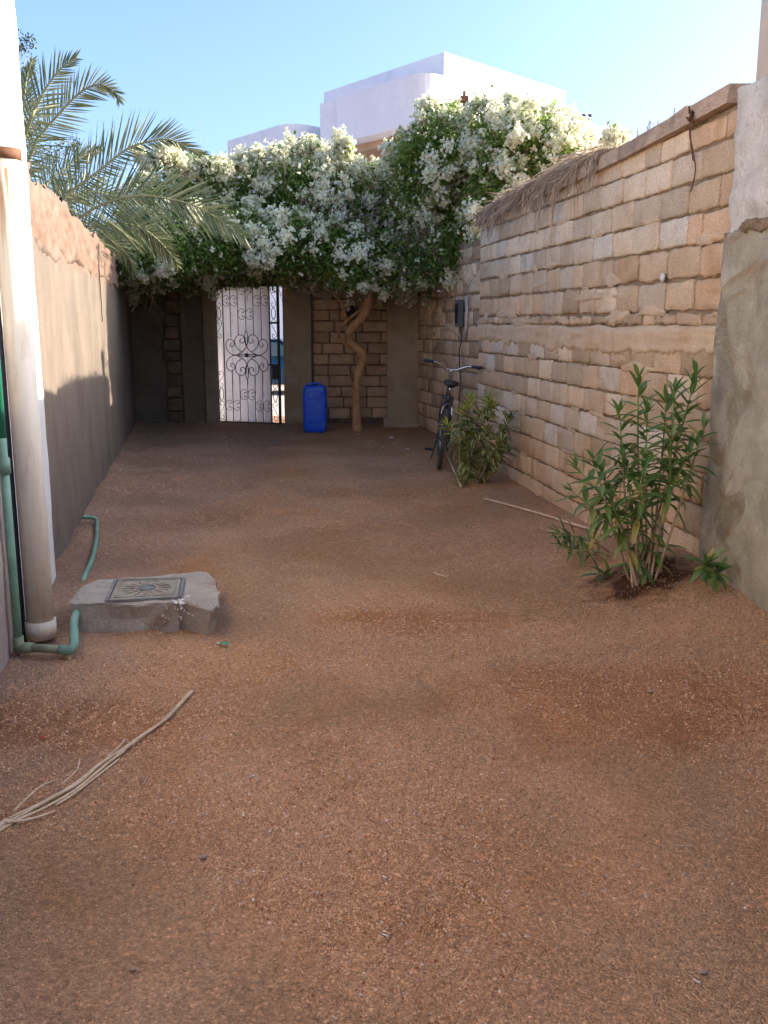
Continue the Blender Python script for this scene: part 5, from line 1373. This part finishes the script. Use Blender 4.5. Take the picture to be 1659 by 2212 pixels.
def bush(root, base, tips, lset, yset, leaf_len, leafy, step, nstem_r, stem_mat, seed, xlimit=None, per=3, wd=1.0, maxl=300, basespread=.06, mass_mat=None):
    rg = random.Random(seed); count = 0; mass = [[], [], 0]
    for ti, tp_ in enumerate(tips):
        tip, young = tp_[0], tp_[1]; lf = tp_[2] if len(tp_) > 2 else leafy
        b = base + Vector((rg.uniform(-basespread, basespread), rg.uniform(-basespread, basespread), 0)); b.z = G(b.x, b.y) - .02
        if len(tp_) > 3: b = tp_[3]
        mid = b.lerp(tip, .5) + Vector((rg.uniform(-.04, .04), rg.uniform(-.04, .04), .06 * (tip - b).length))
        path = catmull([b, mid, tip], 8); n = len(path)
        rs = [nstem_r * (1 - .72 * i / n) for i in range(n)]
        cut = int(n * .6)
        MB().tube(path[:cut + 1], rs[:cut + 1], 7).build('stem', stem_mat, root, True)
        MB().tube(path[cut:], rs[cut:], 6).build('shoot', M['stem_green'], root, True)
        seg = [(path[i + 1] - path[i]).length for i in range(n - 1)]; tot = sum(seg); s = max(0, tot - lf); w0 = rg.uniform(0, 6)
        while s <= tot:
            acc = 0
            for i in range(n - 1):
                if acc + seg[i] >= s: break
                acc += seg[i]
            p = path[i].lerp(path[i + 1], min(1, (s - acc) / seg[i])); t = (path[i + 1] - path[i]).normalized(); f = (s - (tot - lf)) / lf
            e1 = t.cross(Vector((.3, 1, .1))).normalized(); e2 = t.cross(e1)
            np_ = per if f < .9 else per + 2
            for k in range(np_):
                if rg.random() < .10: continue
                a = w0 + 2 * math.pi * k / np_ + rg.uniform(-.3, .3); el = R(2 + 58 * max(0, f) ** 2 + rg.uniform(-14, 14))
                dv = (e1 * math.cos(a) + e2 * math.sin(a)) * math.cos(el) + t * math.sin(el)
                ln = leaf_len * rg.uniform(.75, 1.15) * (1 - .35 * max(0, f - .8) / .2)
                if xlimit:
                    e = p + dv * ln
                    if e.x > xlimit(e.y) - .01: dv.x = -abs(dv.x) * .4; 
                g = p + dv * ln
                if g.z < G(g.x, g.y) + .01: dv.z = abs(dv.z) * .3 + .02
                L_ = yset if (young and f > .55) else lset
                di = min(4, max(0, int((1 - f) * 3.4 + rg.uniform(-.6, 1.2))))
                upv = Vector((rg.uniform(-.2, .2), rg.uniform(-.3, .1), 1)); ww = wd * rg.uniform(.85, 1.15)
                if count < maxl: place_leaf(L_[di], root, p, dv, upv, ln, ww)
                else:
                    y_ = dv.normalized(); x_ = y_.cross(upv).normalized(); z_ = x_.cross(y_)
                    for q_ in L_[di].vertices: mass[0].append(p + x_ * q_.co.x * ln * ww + y_ * q_.co.y * ln + z_ * q_.co.z * ln)
                    mass[1] += [tuple(i_ + mass[2] for i_ in f_.vertices) for f_ in L_[di].polygons]; mass[2] += len(L_[di].vertices)
                count += 1
            w0 += 1.05; s += step
    if mass[0]:
        mm = MB(); mm.v = [tuple(v) for v in mass[0]]; mm.f = mass[1]; mm.build('leaves', mass_mat or lset[0].materials[0], root, True, kind='stuff')
    return count
OL, OY = leafset(M['oleander']), leafset(M['oleander_young'])
VL, VY = leafset(M['variegated']), leafset(M['variegated_yellow'])
low_ = 0
b0 = gp(1385, 1278, .04); b0.x = min(b0.x, 1.5)
ol = thing('oleander', 'tall green oleander with pale bare stems against the block wall', 'shrub', (b0.x, b0.y, 0))
def tipY(u, v, dy=0.0):
    Y = b0.y + dy; p = yp(u, v, Y)
    lim = XR(Y) - .06
    if p.x > lim:
        for _ in range(20):
            Y -= .03; p = yp(u, v, Y)
            if p.x < XR(Y) - .07: break
    return p
TP = [((1379, 815), .1, 1, .42), ((1503, 812), 0, 1, .5), ((1398, 880), -.05, 1, .40), ((1338, 882), .1, 1, .35), ((1458, 838), .05, 1, .35), ((1440, 862), .12, 0, .35), ((1280, 978), 0, 1, .28), ((1246, 1008), .1, 1, .25),
      ((1450, 948), -.15, 0, .30), ((1392, 988), -.2, 1, .30), ((1317, 1072), -.1, 1, .28), ((1232, 1058), 0, 0, .22), ((1345, 975), .0, 1, .28), ((1520, 925), -.1, 0, .25), ((1495, 965), -.15, 0, .28), ((1407, 1040), .05, 0, .28), ((1360, 1100), -.1, 0, .3), ((1432, 1160), 0, 1, .12), ((1470, 900), .05, 0, .28), ((1370, 1120), .1, 0, .3), ((1300, 1020), .1, 0, .25)]
tips = [(tipY(u, v, dy), y, lf * 1.25) for (u, v), dy, y, lf in sorted(TP, key=lambda q: q[1])]
c1_ = bush(ol, b0, tips, OL, OY, .14, .3, .052, .009, M['stem_pale'], 3, xlimit=XR, per=3, maxl=255, wd=1.1)
low = [(gp(1205, 1150, .22), 1, .22, gp(1345, 1215, .02)), (gp(1232, 1190, .16), 0, .22, gp(1340, 1218, .02)), (gp(1290, 1240, .10), 0, .12, gp(1345, 1262, .02)), (gp(1205, 1180, .12), 0, .16, gp(1330, 1215, .02))]
c2_ = bush(ol, b0, low, OL, OY, .135, .26, .034, .007, M['twig'], 5, per=3, maxl=max(0, 300 - min(255, c1_)), mass_mat=M['leaf_dull'])
print('oleander leaves', c1_, c2_)
# cut pale stumps at the foot
rg = random.Random(3)
for k, (u, v) in enumerate(((1350, 1200), (1375, 1190), (1395, 1180), (1408, 1210), (1430, 1195), (1425, 1225), (1385, 1225), (1330, 1160), (1415, 1240))):
    e = yp(u, v, b0.y + rg.uniform(-.05, .1)); b = b0 + Vector((rg.uniform(-.08, .10), rg.uniform(-.06, .06), -.03))
    MB().tube(catmull([b, b.lerp(e, .5) + Vector((rg.uniform(-.02, .02), 0, .01)), e], 4), [.014, .013, .012, .012, .011, .011, .010, .010, .009], 7).build('stump_stem', M['stem_pale'], ol, True)
# sprig by the rendered wall
sp0 = yp(1566, 1222, 4.72); sp0.x = min(sp0.x, XR(4.72) - .20)
sg = thing('oleander_sprig', 'low leafy oleander sprig drooping against the grey rendered wall', 'shrub', (sp0.x, sp0.y, 0))
st0 = gp(1440, 1212, .10)
MB().tube(catmull([st0, st0.lerp(sp0, .5) + Vector((0, 0, .04)), sp0], 6), .006, 6).build('stem', M['stem_pale'], sg, True)
rg = random.Random(8)
for k in range(34):
    a = 2 * math.pi * k / 13 + rg.uniform(-.2, .2); cc = sp0 + Vector(((.0 if k < 18 else .07), 0, (.0 if k < 18 else -.045)))
    dv = Vector((math.cos(a), -.55 + rg.uniform(-.4, .3), math.sin(a) * .9 + .15))
    ln = rg.uniform(.09, .135); e = cc + dv.normalized() * ln
    if e.x > XR(e.y) - .06: dv.x *= -.3
    place_leaf(rg.choice(OL[1:4] + OY[:1]), sg, cc, dv, Vector((0, -.5, 1)), ln, 1.15)
# variegated bush
b1 = gp(1012, 1045); vb = thing('variegated_bush', 'yellow edged variegated oleander bush behind the bicycle wheel', 'shrub', (b1.x, b1.y, 0))
VT = [((1060, 848), 1), ((1018, 858), 1), ((1003, 878), 1), ((1060, 875), 1), ((1038, 885), 0), ((1104, 900), 0), ((962, 915), 1), ((1003, 942), 1), ((1083, 953), 0), ((1098, 975), 0), ((988, 962), 0), ((1000, 1022), 1), ((1052, 928), 1), ((1020, 915), 1), ((1080, 988), 0), ((1035, 975), 0), ((1090, 930), 0), ((1010, 990), 0), ((1060, 1000), 0)]
tips = []
rg = random.Random(31)
for (u, v), y in VT:
    Y = b1.y + rg.uniform(-.12, .16); p = yp(u, v, Y); tips.append((p, y, rg.uniform(.22, .38)))
bush(vb, b1, tips, VL, VY, .135, .18, .034, .007, M['stem_pale'], 6, xlimit=XR, per=4, maxl=300, wd=1.35, basespread=.10, mass_mat=M['leaf_mix'])

# ================================================================== PIPES AT THE LEFT
wpz = thing('drain_pipe', 'thick stained white plastic drainpipe down the house wall', 'pipe', (-1.655, 4.27, 0))
MB().tube([(-1.655, 4.27, .03), (-1.655, 4.27, 1.2), (-1.655, 4.27, 3.68)], .064, 28).build('pipe_body', M['pvc'], wpz, True)
MB().tube([(-1.655, 4.27, .035), (-1.655, 4.27, .12)], .072, 28).build('socket', M['pvc'], wpz, True)
MB().tube([(-1.655, 4.27, 2.215), (-1.655, 4.27, 2.262)], .068, 28).box((-1.74, 4.27, 2.238), .04, .012, .012).build('bracket', M['rust'], wpz, True)
gpz = thing('green_pipe', 'green water pipe with elbows running down beside the drainpipe', 'pipe', (-1.70, 4.08, 0))
gx, gy = -1.69, 4.08
MB().tube([(gx, gy, 1.02), (gx, gy, 2.9)], .0195, 14).build('upper_length', M['green_dark'], gpz, True)
MB().tube([(gx, gy, .05), (gx, gy, .45), (gx, gy, 1.02)], .0195, 14).build('lower_length', M['green_pipe'], gpz, True)
MB().tube([(gx, gy, .86), (gx, gy, .93)], .027, 14).build('coupling', M['green_pipe'], gpz, True)
el = gp(150, 1404, .05); e0 = Vector((gx, gy, .05)); e2 = gp(158, 1330, .10)
MB().tube([(gx, gy, .10), (gx, gy, .04), (gx + .015, gy + .002, .03)], .025, 14).tube([(gx - .015, gy, .045), e0.lerp(el, .28)], .025, 14).build('tee', M['green_dirty'], gpz, True)
MB().tube([e0, e0.lerp(el, .5), el], .0195, 14).build('bottom_length', M['green_dirty'], gpz, True)
MB().tube(catmull([e0.lerp(el, .82), el, el + Vector((.012, .03, .02)), el.lerp(e2, .5) + Vector((.012, 0, .02))], 5), .023, 14).build('elbow', M['green_pipe'], gpz, True)
MB().tube(catmull([el + Vector((.012, .03, .02)), el.lerp(e2, .6) + Vector((.012, 0, .03)), e2 + Vector((0, .05, .0))], 5), .0195, 14).build('riser', M['green_pipe'], gpz, True)
MB().tube([(-1.735, 4.25, .0), (-1.735, 4.25, 3.6)], .016, 14).build('cable_duct', M['duct'], None, True, label='dark blue plastic cable duct between green pipe and drainpipe', cat='duct')
MB().tube([(-1.765, 4.02, .0), (-1.765, 4.02, .62)], .010, 10).build('steel_rod', M['conduit'], None, True, label='short thin grey rod standing left of the green pipe', cat='rod')
hp_ = [gp(178, 1117, .07), gp(200, 1118, .06), gp(209, 1126, .04), gp(208, 1165, .03), gp(200, 1205, .025), gp(185, 1240, .015), gp(178, 1258, -.01)]
MB().tube(catmull(hp_, 5), .0155, 12).build('curved_hose', M['green_pipe'], None, True, label='curved pale green hose coming out of the foot of the left wall', cat='hose')

# ================================================================== CONCRETE CHAMBER WITH LID
top = [(215, 1250), (174, 1270), (152, 1305), (190, 1306), (230, 1304), (320, 1303), (404, 1302), (455, 1314), (473, 1302), (471, 1275), (466, 1253), (436, 1234), (342, 1240), (270, 1246)]
tp3 = [gp(u, v, .145) for u, v in top]
ch = thing('inspection_chamber', 'raised concrete chamber block with square metal cover by the drainpipe', 'manhole', (-1.25, 4.7, 0))
def rock_from_outline(pts, ztop, root, name, mat):
    n0 = len(pts); dense = []
    P = [Vector(p) for p in pts]
    for i in range(n0):
        a, b = P[i], P[(i + 1) % n0]
        for k in range(9): dense.append(a.lerp(b, k / 9))
    n = len(dense); c = sum(dense, Vector()) / n; rings = []
    lv = [(.0, 0), (.35, 0), (.7, 0), (.93, 0), (.985, 0), (1.0, -.003), (1.006, -.014), (1.02, -.08), (1.03, -.13), (1.05, -.20)]
    for s_, dz in lv:
        rg_ = []
        for i, p in enumerate(dense):
            q = c + (p - c) * (s_ if s_ > 0 else .02); q.z = ztop + dz
            q.z += .010 * n1(q.x * 7, q.y * 7, 4) * (s_ > .9) + .003 * n1(q.x * 30, q.y * 30, 4)
            if dz < 0:
                o = (p - c).normalized(); q += o * (.020 * n1(q.x * 9, q.y * 9, q.z * 14) + .009 * n1(q.x * 33, q.y * 33, q.z * 33) + .004 * n1(q.x * 90, q.y * 90, q.z * 90))
                if p.x > -1.02 and dz < -.05: q -= o * (.05 * (1 if p.y < 4.75 else .4)) * min(1, (-dz - .05) / .06)
            rg_.append(q)
        rings.append(rg_)
    rings.reverse(); return MB().loft(rings).build(name, mat, root, False)
rock_from_outline(tp3, .145, ch, 'concrete_block', M['concrete'])
q4 = [gp(u, v, .152) for u, v in ((250, 1254), (397, 1250), (389, 1291), (230, 1299))]
fr_ = MB()
for i in range(4): fr_.bar(q4[i], q4[(i + 1) % 4], .017, .014)
fr_.build('cover_frame', M['lid_frame'], ch)
cc_ = sum(q4, Vector()) / 4; inner = [cc_ + (p - cc_) * .86 for p in q4]
def dist_in(s_, zz): return [Vector((*(cc_ + (p - cc_) * s_).xy, zz)) for p in q4]
MB().loft([dist_in(.93, .146), dist_in(.93, .156), dist_in(.90, .158)]).build('cover', M['lid'], ch)
rb = MB(); hu = (q4[1] - q4[0] + q4[2] - q4[3]) / 4; hv2 = (q4[0] - q4[3] + q4[1] - q4[2]) / 4
for k in range(16):
    t = 2 * math.pi * k / 16; d1 = hu * math.cos(t) + hv2 * math.sin(t); a = cc_ + d1 * .36; b = cc_ + d1 * .68; a.z = b.z = .160; rb.bar(a, b, .008, .006)
for s_ in (.80,):
    for i in range(4):
        a = cc_ + (q4[i] - cc_) * s_; b = cc_ + (q4[(i + 1) % 4] - cc_) * s_; a.z = b.z = .160; rb.bar(a, b, .010, .005)
rb.build('cover_rib', M['lid'], ch)
rs_ = []
for k in range(20):
    t = 2 * math.pi * k / 20; p = cc_ + (hu * math.cos(t) + hv2 * math.sin(t)) * .24; p.z = .160; rs_.append(p)
MB().tube(rs_, .007, 6, closed=True).loft([[Vector((*(cc_ + (p - cc_) * .9).xy, .157)) for p in rs_], [Vector((*(cc_ + (p - cc_) * .5).xy, .163)) for p in rs_]]).build('hand_hole', M['lid_frame'], ch)
rg = random.Random(77)
for k in range(34):
    u = 383 + rg.gauss(0, 16); v = 1300 + rg.gauss(0, 5) if k < 10 else 1322 + rg.gauss(0, 11)
    if v < 1304: p = gp(u, v, .149); r_ = rg.uniform(.004, .014)
    else:
        p = yp(u, v, tp3[5].y - .012); r_ = rg.uniform(.002, .006)
        if p.z > .14: continue
    mb = MB(); nrm_ = Vector((0, 0, 1)) if v < 1304 else Vector((0, -1, .05))
    ex = Vector((1, 0, 0)); ey = nrm_.cross(ex)
    rr_ = [r_ * rg.uniform(.6, 1.3) for _ in range(9)]
    mb.loft([[p + (ex * math.cos(2 * math.pi * i / 9) + ey * math.sin(2 * math.pi * i / 9)) * rr_[i] + nrm_ * o_ for i in range(9)] for o_ in (-.004, .003)])
    mb.build('paint_splash', M['white_spot'], ch)

# ================================================================== SMALL THINGS ON THE GROUND
def lying(name, pts, r0, r1, mat, label, cat, z=.012, n=6, parent=None, sm=True):
    P = [gp(u, v, 0) for u, v in pts]; P = [Vector((p.x, p.y, G(p.x, p.y) + z)) for p in P]; path = catmull(P, n)
    return MB().tube(path, [r0 + (r1 - r0) * i / (len(path) - 1) for i in range(len(path))], 8).build(name, mat, parent, sm, label=label, cat=cat)
rib = thing('palm_rib', 'long split dry palm rib lying on the gravel at lower left', 'stick', gp(150, 1720))
def rp_(pts, r0, r1, z=.010, name='rib_strand', n=6):
    P = [gp(u, v, 0) for u, v in pts]; P = [Vector((p.x, p.y, G(p.x, p.y) + z + .004 * n1(p.x * 9, p.y * 9))) for p in P]; path = catmull(P, n)
    MB().tube(path, [r0 + (r1 - r0) * i / (len(path) - 1) for i in range(len(path))], 7).build(name, M['palm_rib'], rib, True)
rp_([(415, 1497), (395, 1522), (360, 1560), (310, 1597), (262, 1628)], .0075, .006, .012)
rp_([(409, 1500), (385, 1532), (350, 1567), (300, 1604), (250, 1640)], .006, .006, .010)
rp_([(262, 1628), (215, 1662), (170, 1700), (110, 1735), (50, 1765), (-30, 1800)], .006, .007, .012)
rp_([(270, 1626), (225, 1663), (165, 1712), (100, 1748), (40, 1776), (-30, 1808)], .005, .005, .008)
rp_([(255, 1634), (205, 1670), (155, 1707), (95, 1742), (20, 1780)], .004, .004, .014)
rp_([(258, 1645), (205, 1685), (160, 1722), (120, 1745)], .004, .004, .008)
rp_([(270, 1604), (262, 1618), (245, 1634), (232, 1646)], .003, .004, .016)
rp_([(174, 1658), (168, 1680), (150, 1700), (138, 1712)], .002, .003, .03)
rp_([(128, 1702), (90, 1722), (60, 1745), (30, 1772)], .002, .004, .03)
rp_([(120, 1757), (85, 1770), (50, 1780), (10, 1786)], .003, .005, .012)
rp_([(40, 1768), (0, 1790), (-40, 1812)], .009, .012, .012)
lying('long_stick', [(1046, 1081), (1110, 1098), (1180, 1118), (1240, 1138), (1312, 1166)], .008, .012, M['stick'], 'long thin dry stick lying between the two bushes', 'stick', .018)
lying('short_stick', [(936, 1240), (950, 1244), (966, 1248)], .004, .005, M['stick'], 'tiny pale stick alone in the middle of the yard', 'stick', .006)
lying('curved_stick', [(1165, 1110 + 32), (1190, 1150), (1215, 1152), (1225, 1149)], .003, .003, M['stick'], 'short curved twig just left of the tall oleander', 'twig', .006)
a, b = gp(1425, 1213, .12), gp(1507, 1250, .13)
MB().tube([a, a.lerp(b, .5) + Vector((0, 0, .005)), b], [.016, .018, .019], 10).build('log', M['stick'], None, True, label='pale cut branch lying behind the oleander stems', cat='branch')
a, b = gp(958, 972, .03), gp(996, 1052, .02)
MB().tube([a + Vector((0, 0, .03)), a.lerp(b, .5) + Vector((0, 0, .02)), b], [.006, .009, .011], 8).build('cane', M['stick'], None, True, label='brown cane lying between the bicycle wheel and yellow bush', cat='stick')
lying('thin_wire', [(948, 985), (946, 1005), (958, 1018), (972, 1026), (985, 1030)], .004, .003, M['conduit'], 'thin pale wire curling past the rear bicycle tyre', 'wire', .006)
def chip(name, u, v, s, mat, label, cat, h=.35, seed=1, z0=.0, group=None):
    p = gp(u, v); p.z = G(p.x, p.y) + z0; rg = random.Random(seed); n = 9; rings = []
    for k, (q, o) in enumerate(((.9, -.1), (1.05, .3), (.8, .8), (.3, 1.0))):
        rings.append([p + Vector((s * q * math.cos(2 * math.pi * i / n) * (1 + .3 * n1(i * 1.7 + seed, k)), s * q * .8 * math.sin(2 * math.pi * i / n) * (1 + .3 * n1(i * 2.1, seed + k)), s * h * o * 2 + .001 * i % 2)) for i in range(n)])
    return MB().loft(rings).build(name, mat, None, False, label=label, cat=cat, group=group)
# crumpled green scrap: thin bent sheet
def scrap(name, u, v, s, mat, label, cat, seed):
    p = gp(u, v); p.z = G(p.x, p.y) + .008; n = 7; V = []; F = []
    for i in range(n):
        for j in range(n):
            a = i / (n - 1) - .5; b = j / (n - 1) - .5; k = 1 - .5 * abs(a) * abs(b) * 4
            V.append(p + Vector((s * 2 * a * k, s * 1.3 * b * k, s * .35 * n1(a * 4 + seed, b * 4) + s * .5 * (1 - 3 * a * a))))
    for i in range(n - 1):
        for j in range(n - 1): q = i * n + j; F.append((q, q + n, q + n + 1, q + 1))
    m = len(V); V2 = [v_ - Vector((0, 0, .0015)) for v_ in V]; F2 = [tuple(reversed([a + m for a in f])) for f in F]
    return MB().add(V + V2, F + F2).build(name, mat, None, True, label=label, cat=cat)
scrap('plastic_scrap', 484, 1396, .026, M['green_scrap'], 'bright green plastic scrap on the gravel in front of the chamber', 'litter', 3)
MB_ = scrap('plastic_scrap', 471, 1393, .010, M['white_spot'], 'pale torn bit lying against the green plastic scrap', 'litter', 5)
scrap('bottle_cap', 93, 1598, .011, M['red_scrap'], 'small red plastic bit on the gravel above the palm rib', 'litter', 9)
ST_ = [(845, 948, .035, 'pale broken stone at the foot of the right pillar'), (880, 972, .028, 'pale stone lying in front of the bicycle pedal'), (487, 945, .016, 'small white stone in front of the gate, nearest the left jamb'),
       (633, 948, .015, 'small white stone below the open side of the gate'), (325, 922, .02, 'grey stone in the dark left corner of the yard'), (438, 1856, .011, 'rounded grey pebble lower left on the open gravel'),
       (1405, 1497, .012, 'grey stone half buried in gravel below the oleander'), (392, 1352, .02, 'grey concrete chip in front of the chamber block'), (460, 1330, .03, 'broken concrete lump under the chamber corner'),
       (775, 940, .03, 'brown stone against the foot of the twisted trunk'), (1520, 2107, .010, 'flat grey pebble near the bottom right of the yard'), (288, 2100, .009, 'greenish pebble near the bottom left of the yard')]
for k, (u, v, s, lb) in enumerate(ST_):
    chip('stone', u, v, s, M['stone_pale'] if k in (0, 1, 2, 3) else M['concrete'], lb, 'stone', seed=k * 3 + 1)
for k, (u, v, du, dv_, lb) in enumerate(((832, 2112 - 87, 14, 5, 'white splinter lying on the gravel below the yard centre'), (1505, 2125, 14, 8, 'white splinter near the bottom right corner'), (545, 1990 - 310, 10, -3, 'thin straw bit right of the palm rib'), (830, 1995 - 100, 8, 6, 'tiny white splinter in the lower centre of the yard'))):
    lying('splinter', [(u - du / 2, v - dv_ / 2), (u, v + .5), (u + du / 2, v + dv_ / 2)], .0016, .0028, M['white_spot'], lb, 'splinter', .005)
# straw litter by the gate and scattered bits
def straws():
    rg = np.random.default_rng(17); Vs = []; Fs = []; rn = []; o = 0
    for k in range(1500):
        zone = rg.uniform()
        if zone < .5: p = np.array([rg.uniform(-3.7, -1.3), 14.35 + rg.normal() * .13, 0])
        elif zone < .72: p = np.array([rg.uniform(.9, 2.0), rg.uniform(4.8, 8.5), 0])
        elif zone < .86:
            y = rg.uniform(5.5, 14); p = np.array([XL(y) + abs(rg.normal()) * .15 + .03, y, 0])
        else: y = rg.uniform(2.2, 13); p = np.array([rg.uniform(XL(y) + .1, XR(y) - .1), y, 0])
        if p[0] > XR(p[1]) - .04: continue
        Ln = rg.uniform(.015, .06) if zone > .5 else rg.uniform(.03, .12); a = rg.uniform(0, 3.14); d = np.array([math.cos(a), math.sin(a), 0]) * Ln / 2; s = np.array([-math.sin(a), math.cos(a), 0]) * rg.uniform(.0008, .0022)
        e0, e1 = p - d, p + d; z = .006 + (rg.uniform(0, .05) if zone < .5 else .002)
        for e in (e0, e1): 
            zz = float(gh(e[0], e[1])) + z
            Vs += [np.array([*(e - s)[:2], zz]), np.array([*(e + s)[:2], zz + .0015])]
        Fs.append((o, o + 1, o + 3, o + 2)); rn += [rg.uniform(.2, 1)] * 4; o += 4
    np_obj('straw_litter', np.array(Vs), np.array(Fs), M['thatch'], None, rnd=rn, kind='stuff', label='dry straw and leaf litter scattered along the walls', cat='litter')
straws()
def petals():
    rg = np.random.default_rng(23); n = 420
    y = 14.2 - np.abs(rg.normal(size=n)) * 2.6; x = rg.uniform(-3.4, .9, n); k = (x > XL(y) + .05) & (x < XR(y) - .1) & (y > 4); x, y = x[k], y[k]
    P = np.stack([x, y, gh(x, y) + .006], -1); V, F = diamonds(P, rg.normal(size=P.shape) * .3 + np.array([0, 0, 1]), rg, .014, .026, .4, .15)
    np_obj('fallen_petals', V, F, M['bract'], None, rnd=np.repeat(rg.uniform(0, 1, len(P)), 4), kind='stuff', label='fallen white petals dotted over the far half of the yard', cat='petals')
petals()
print('objects', len(bpy.data.objects))
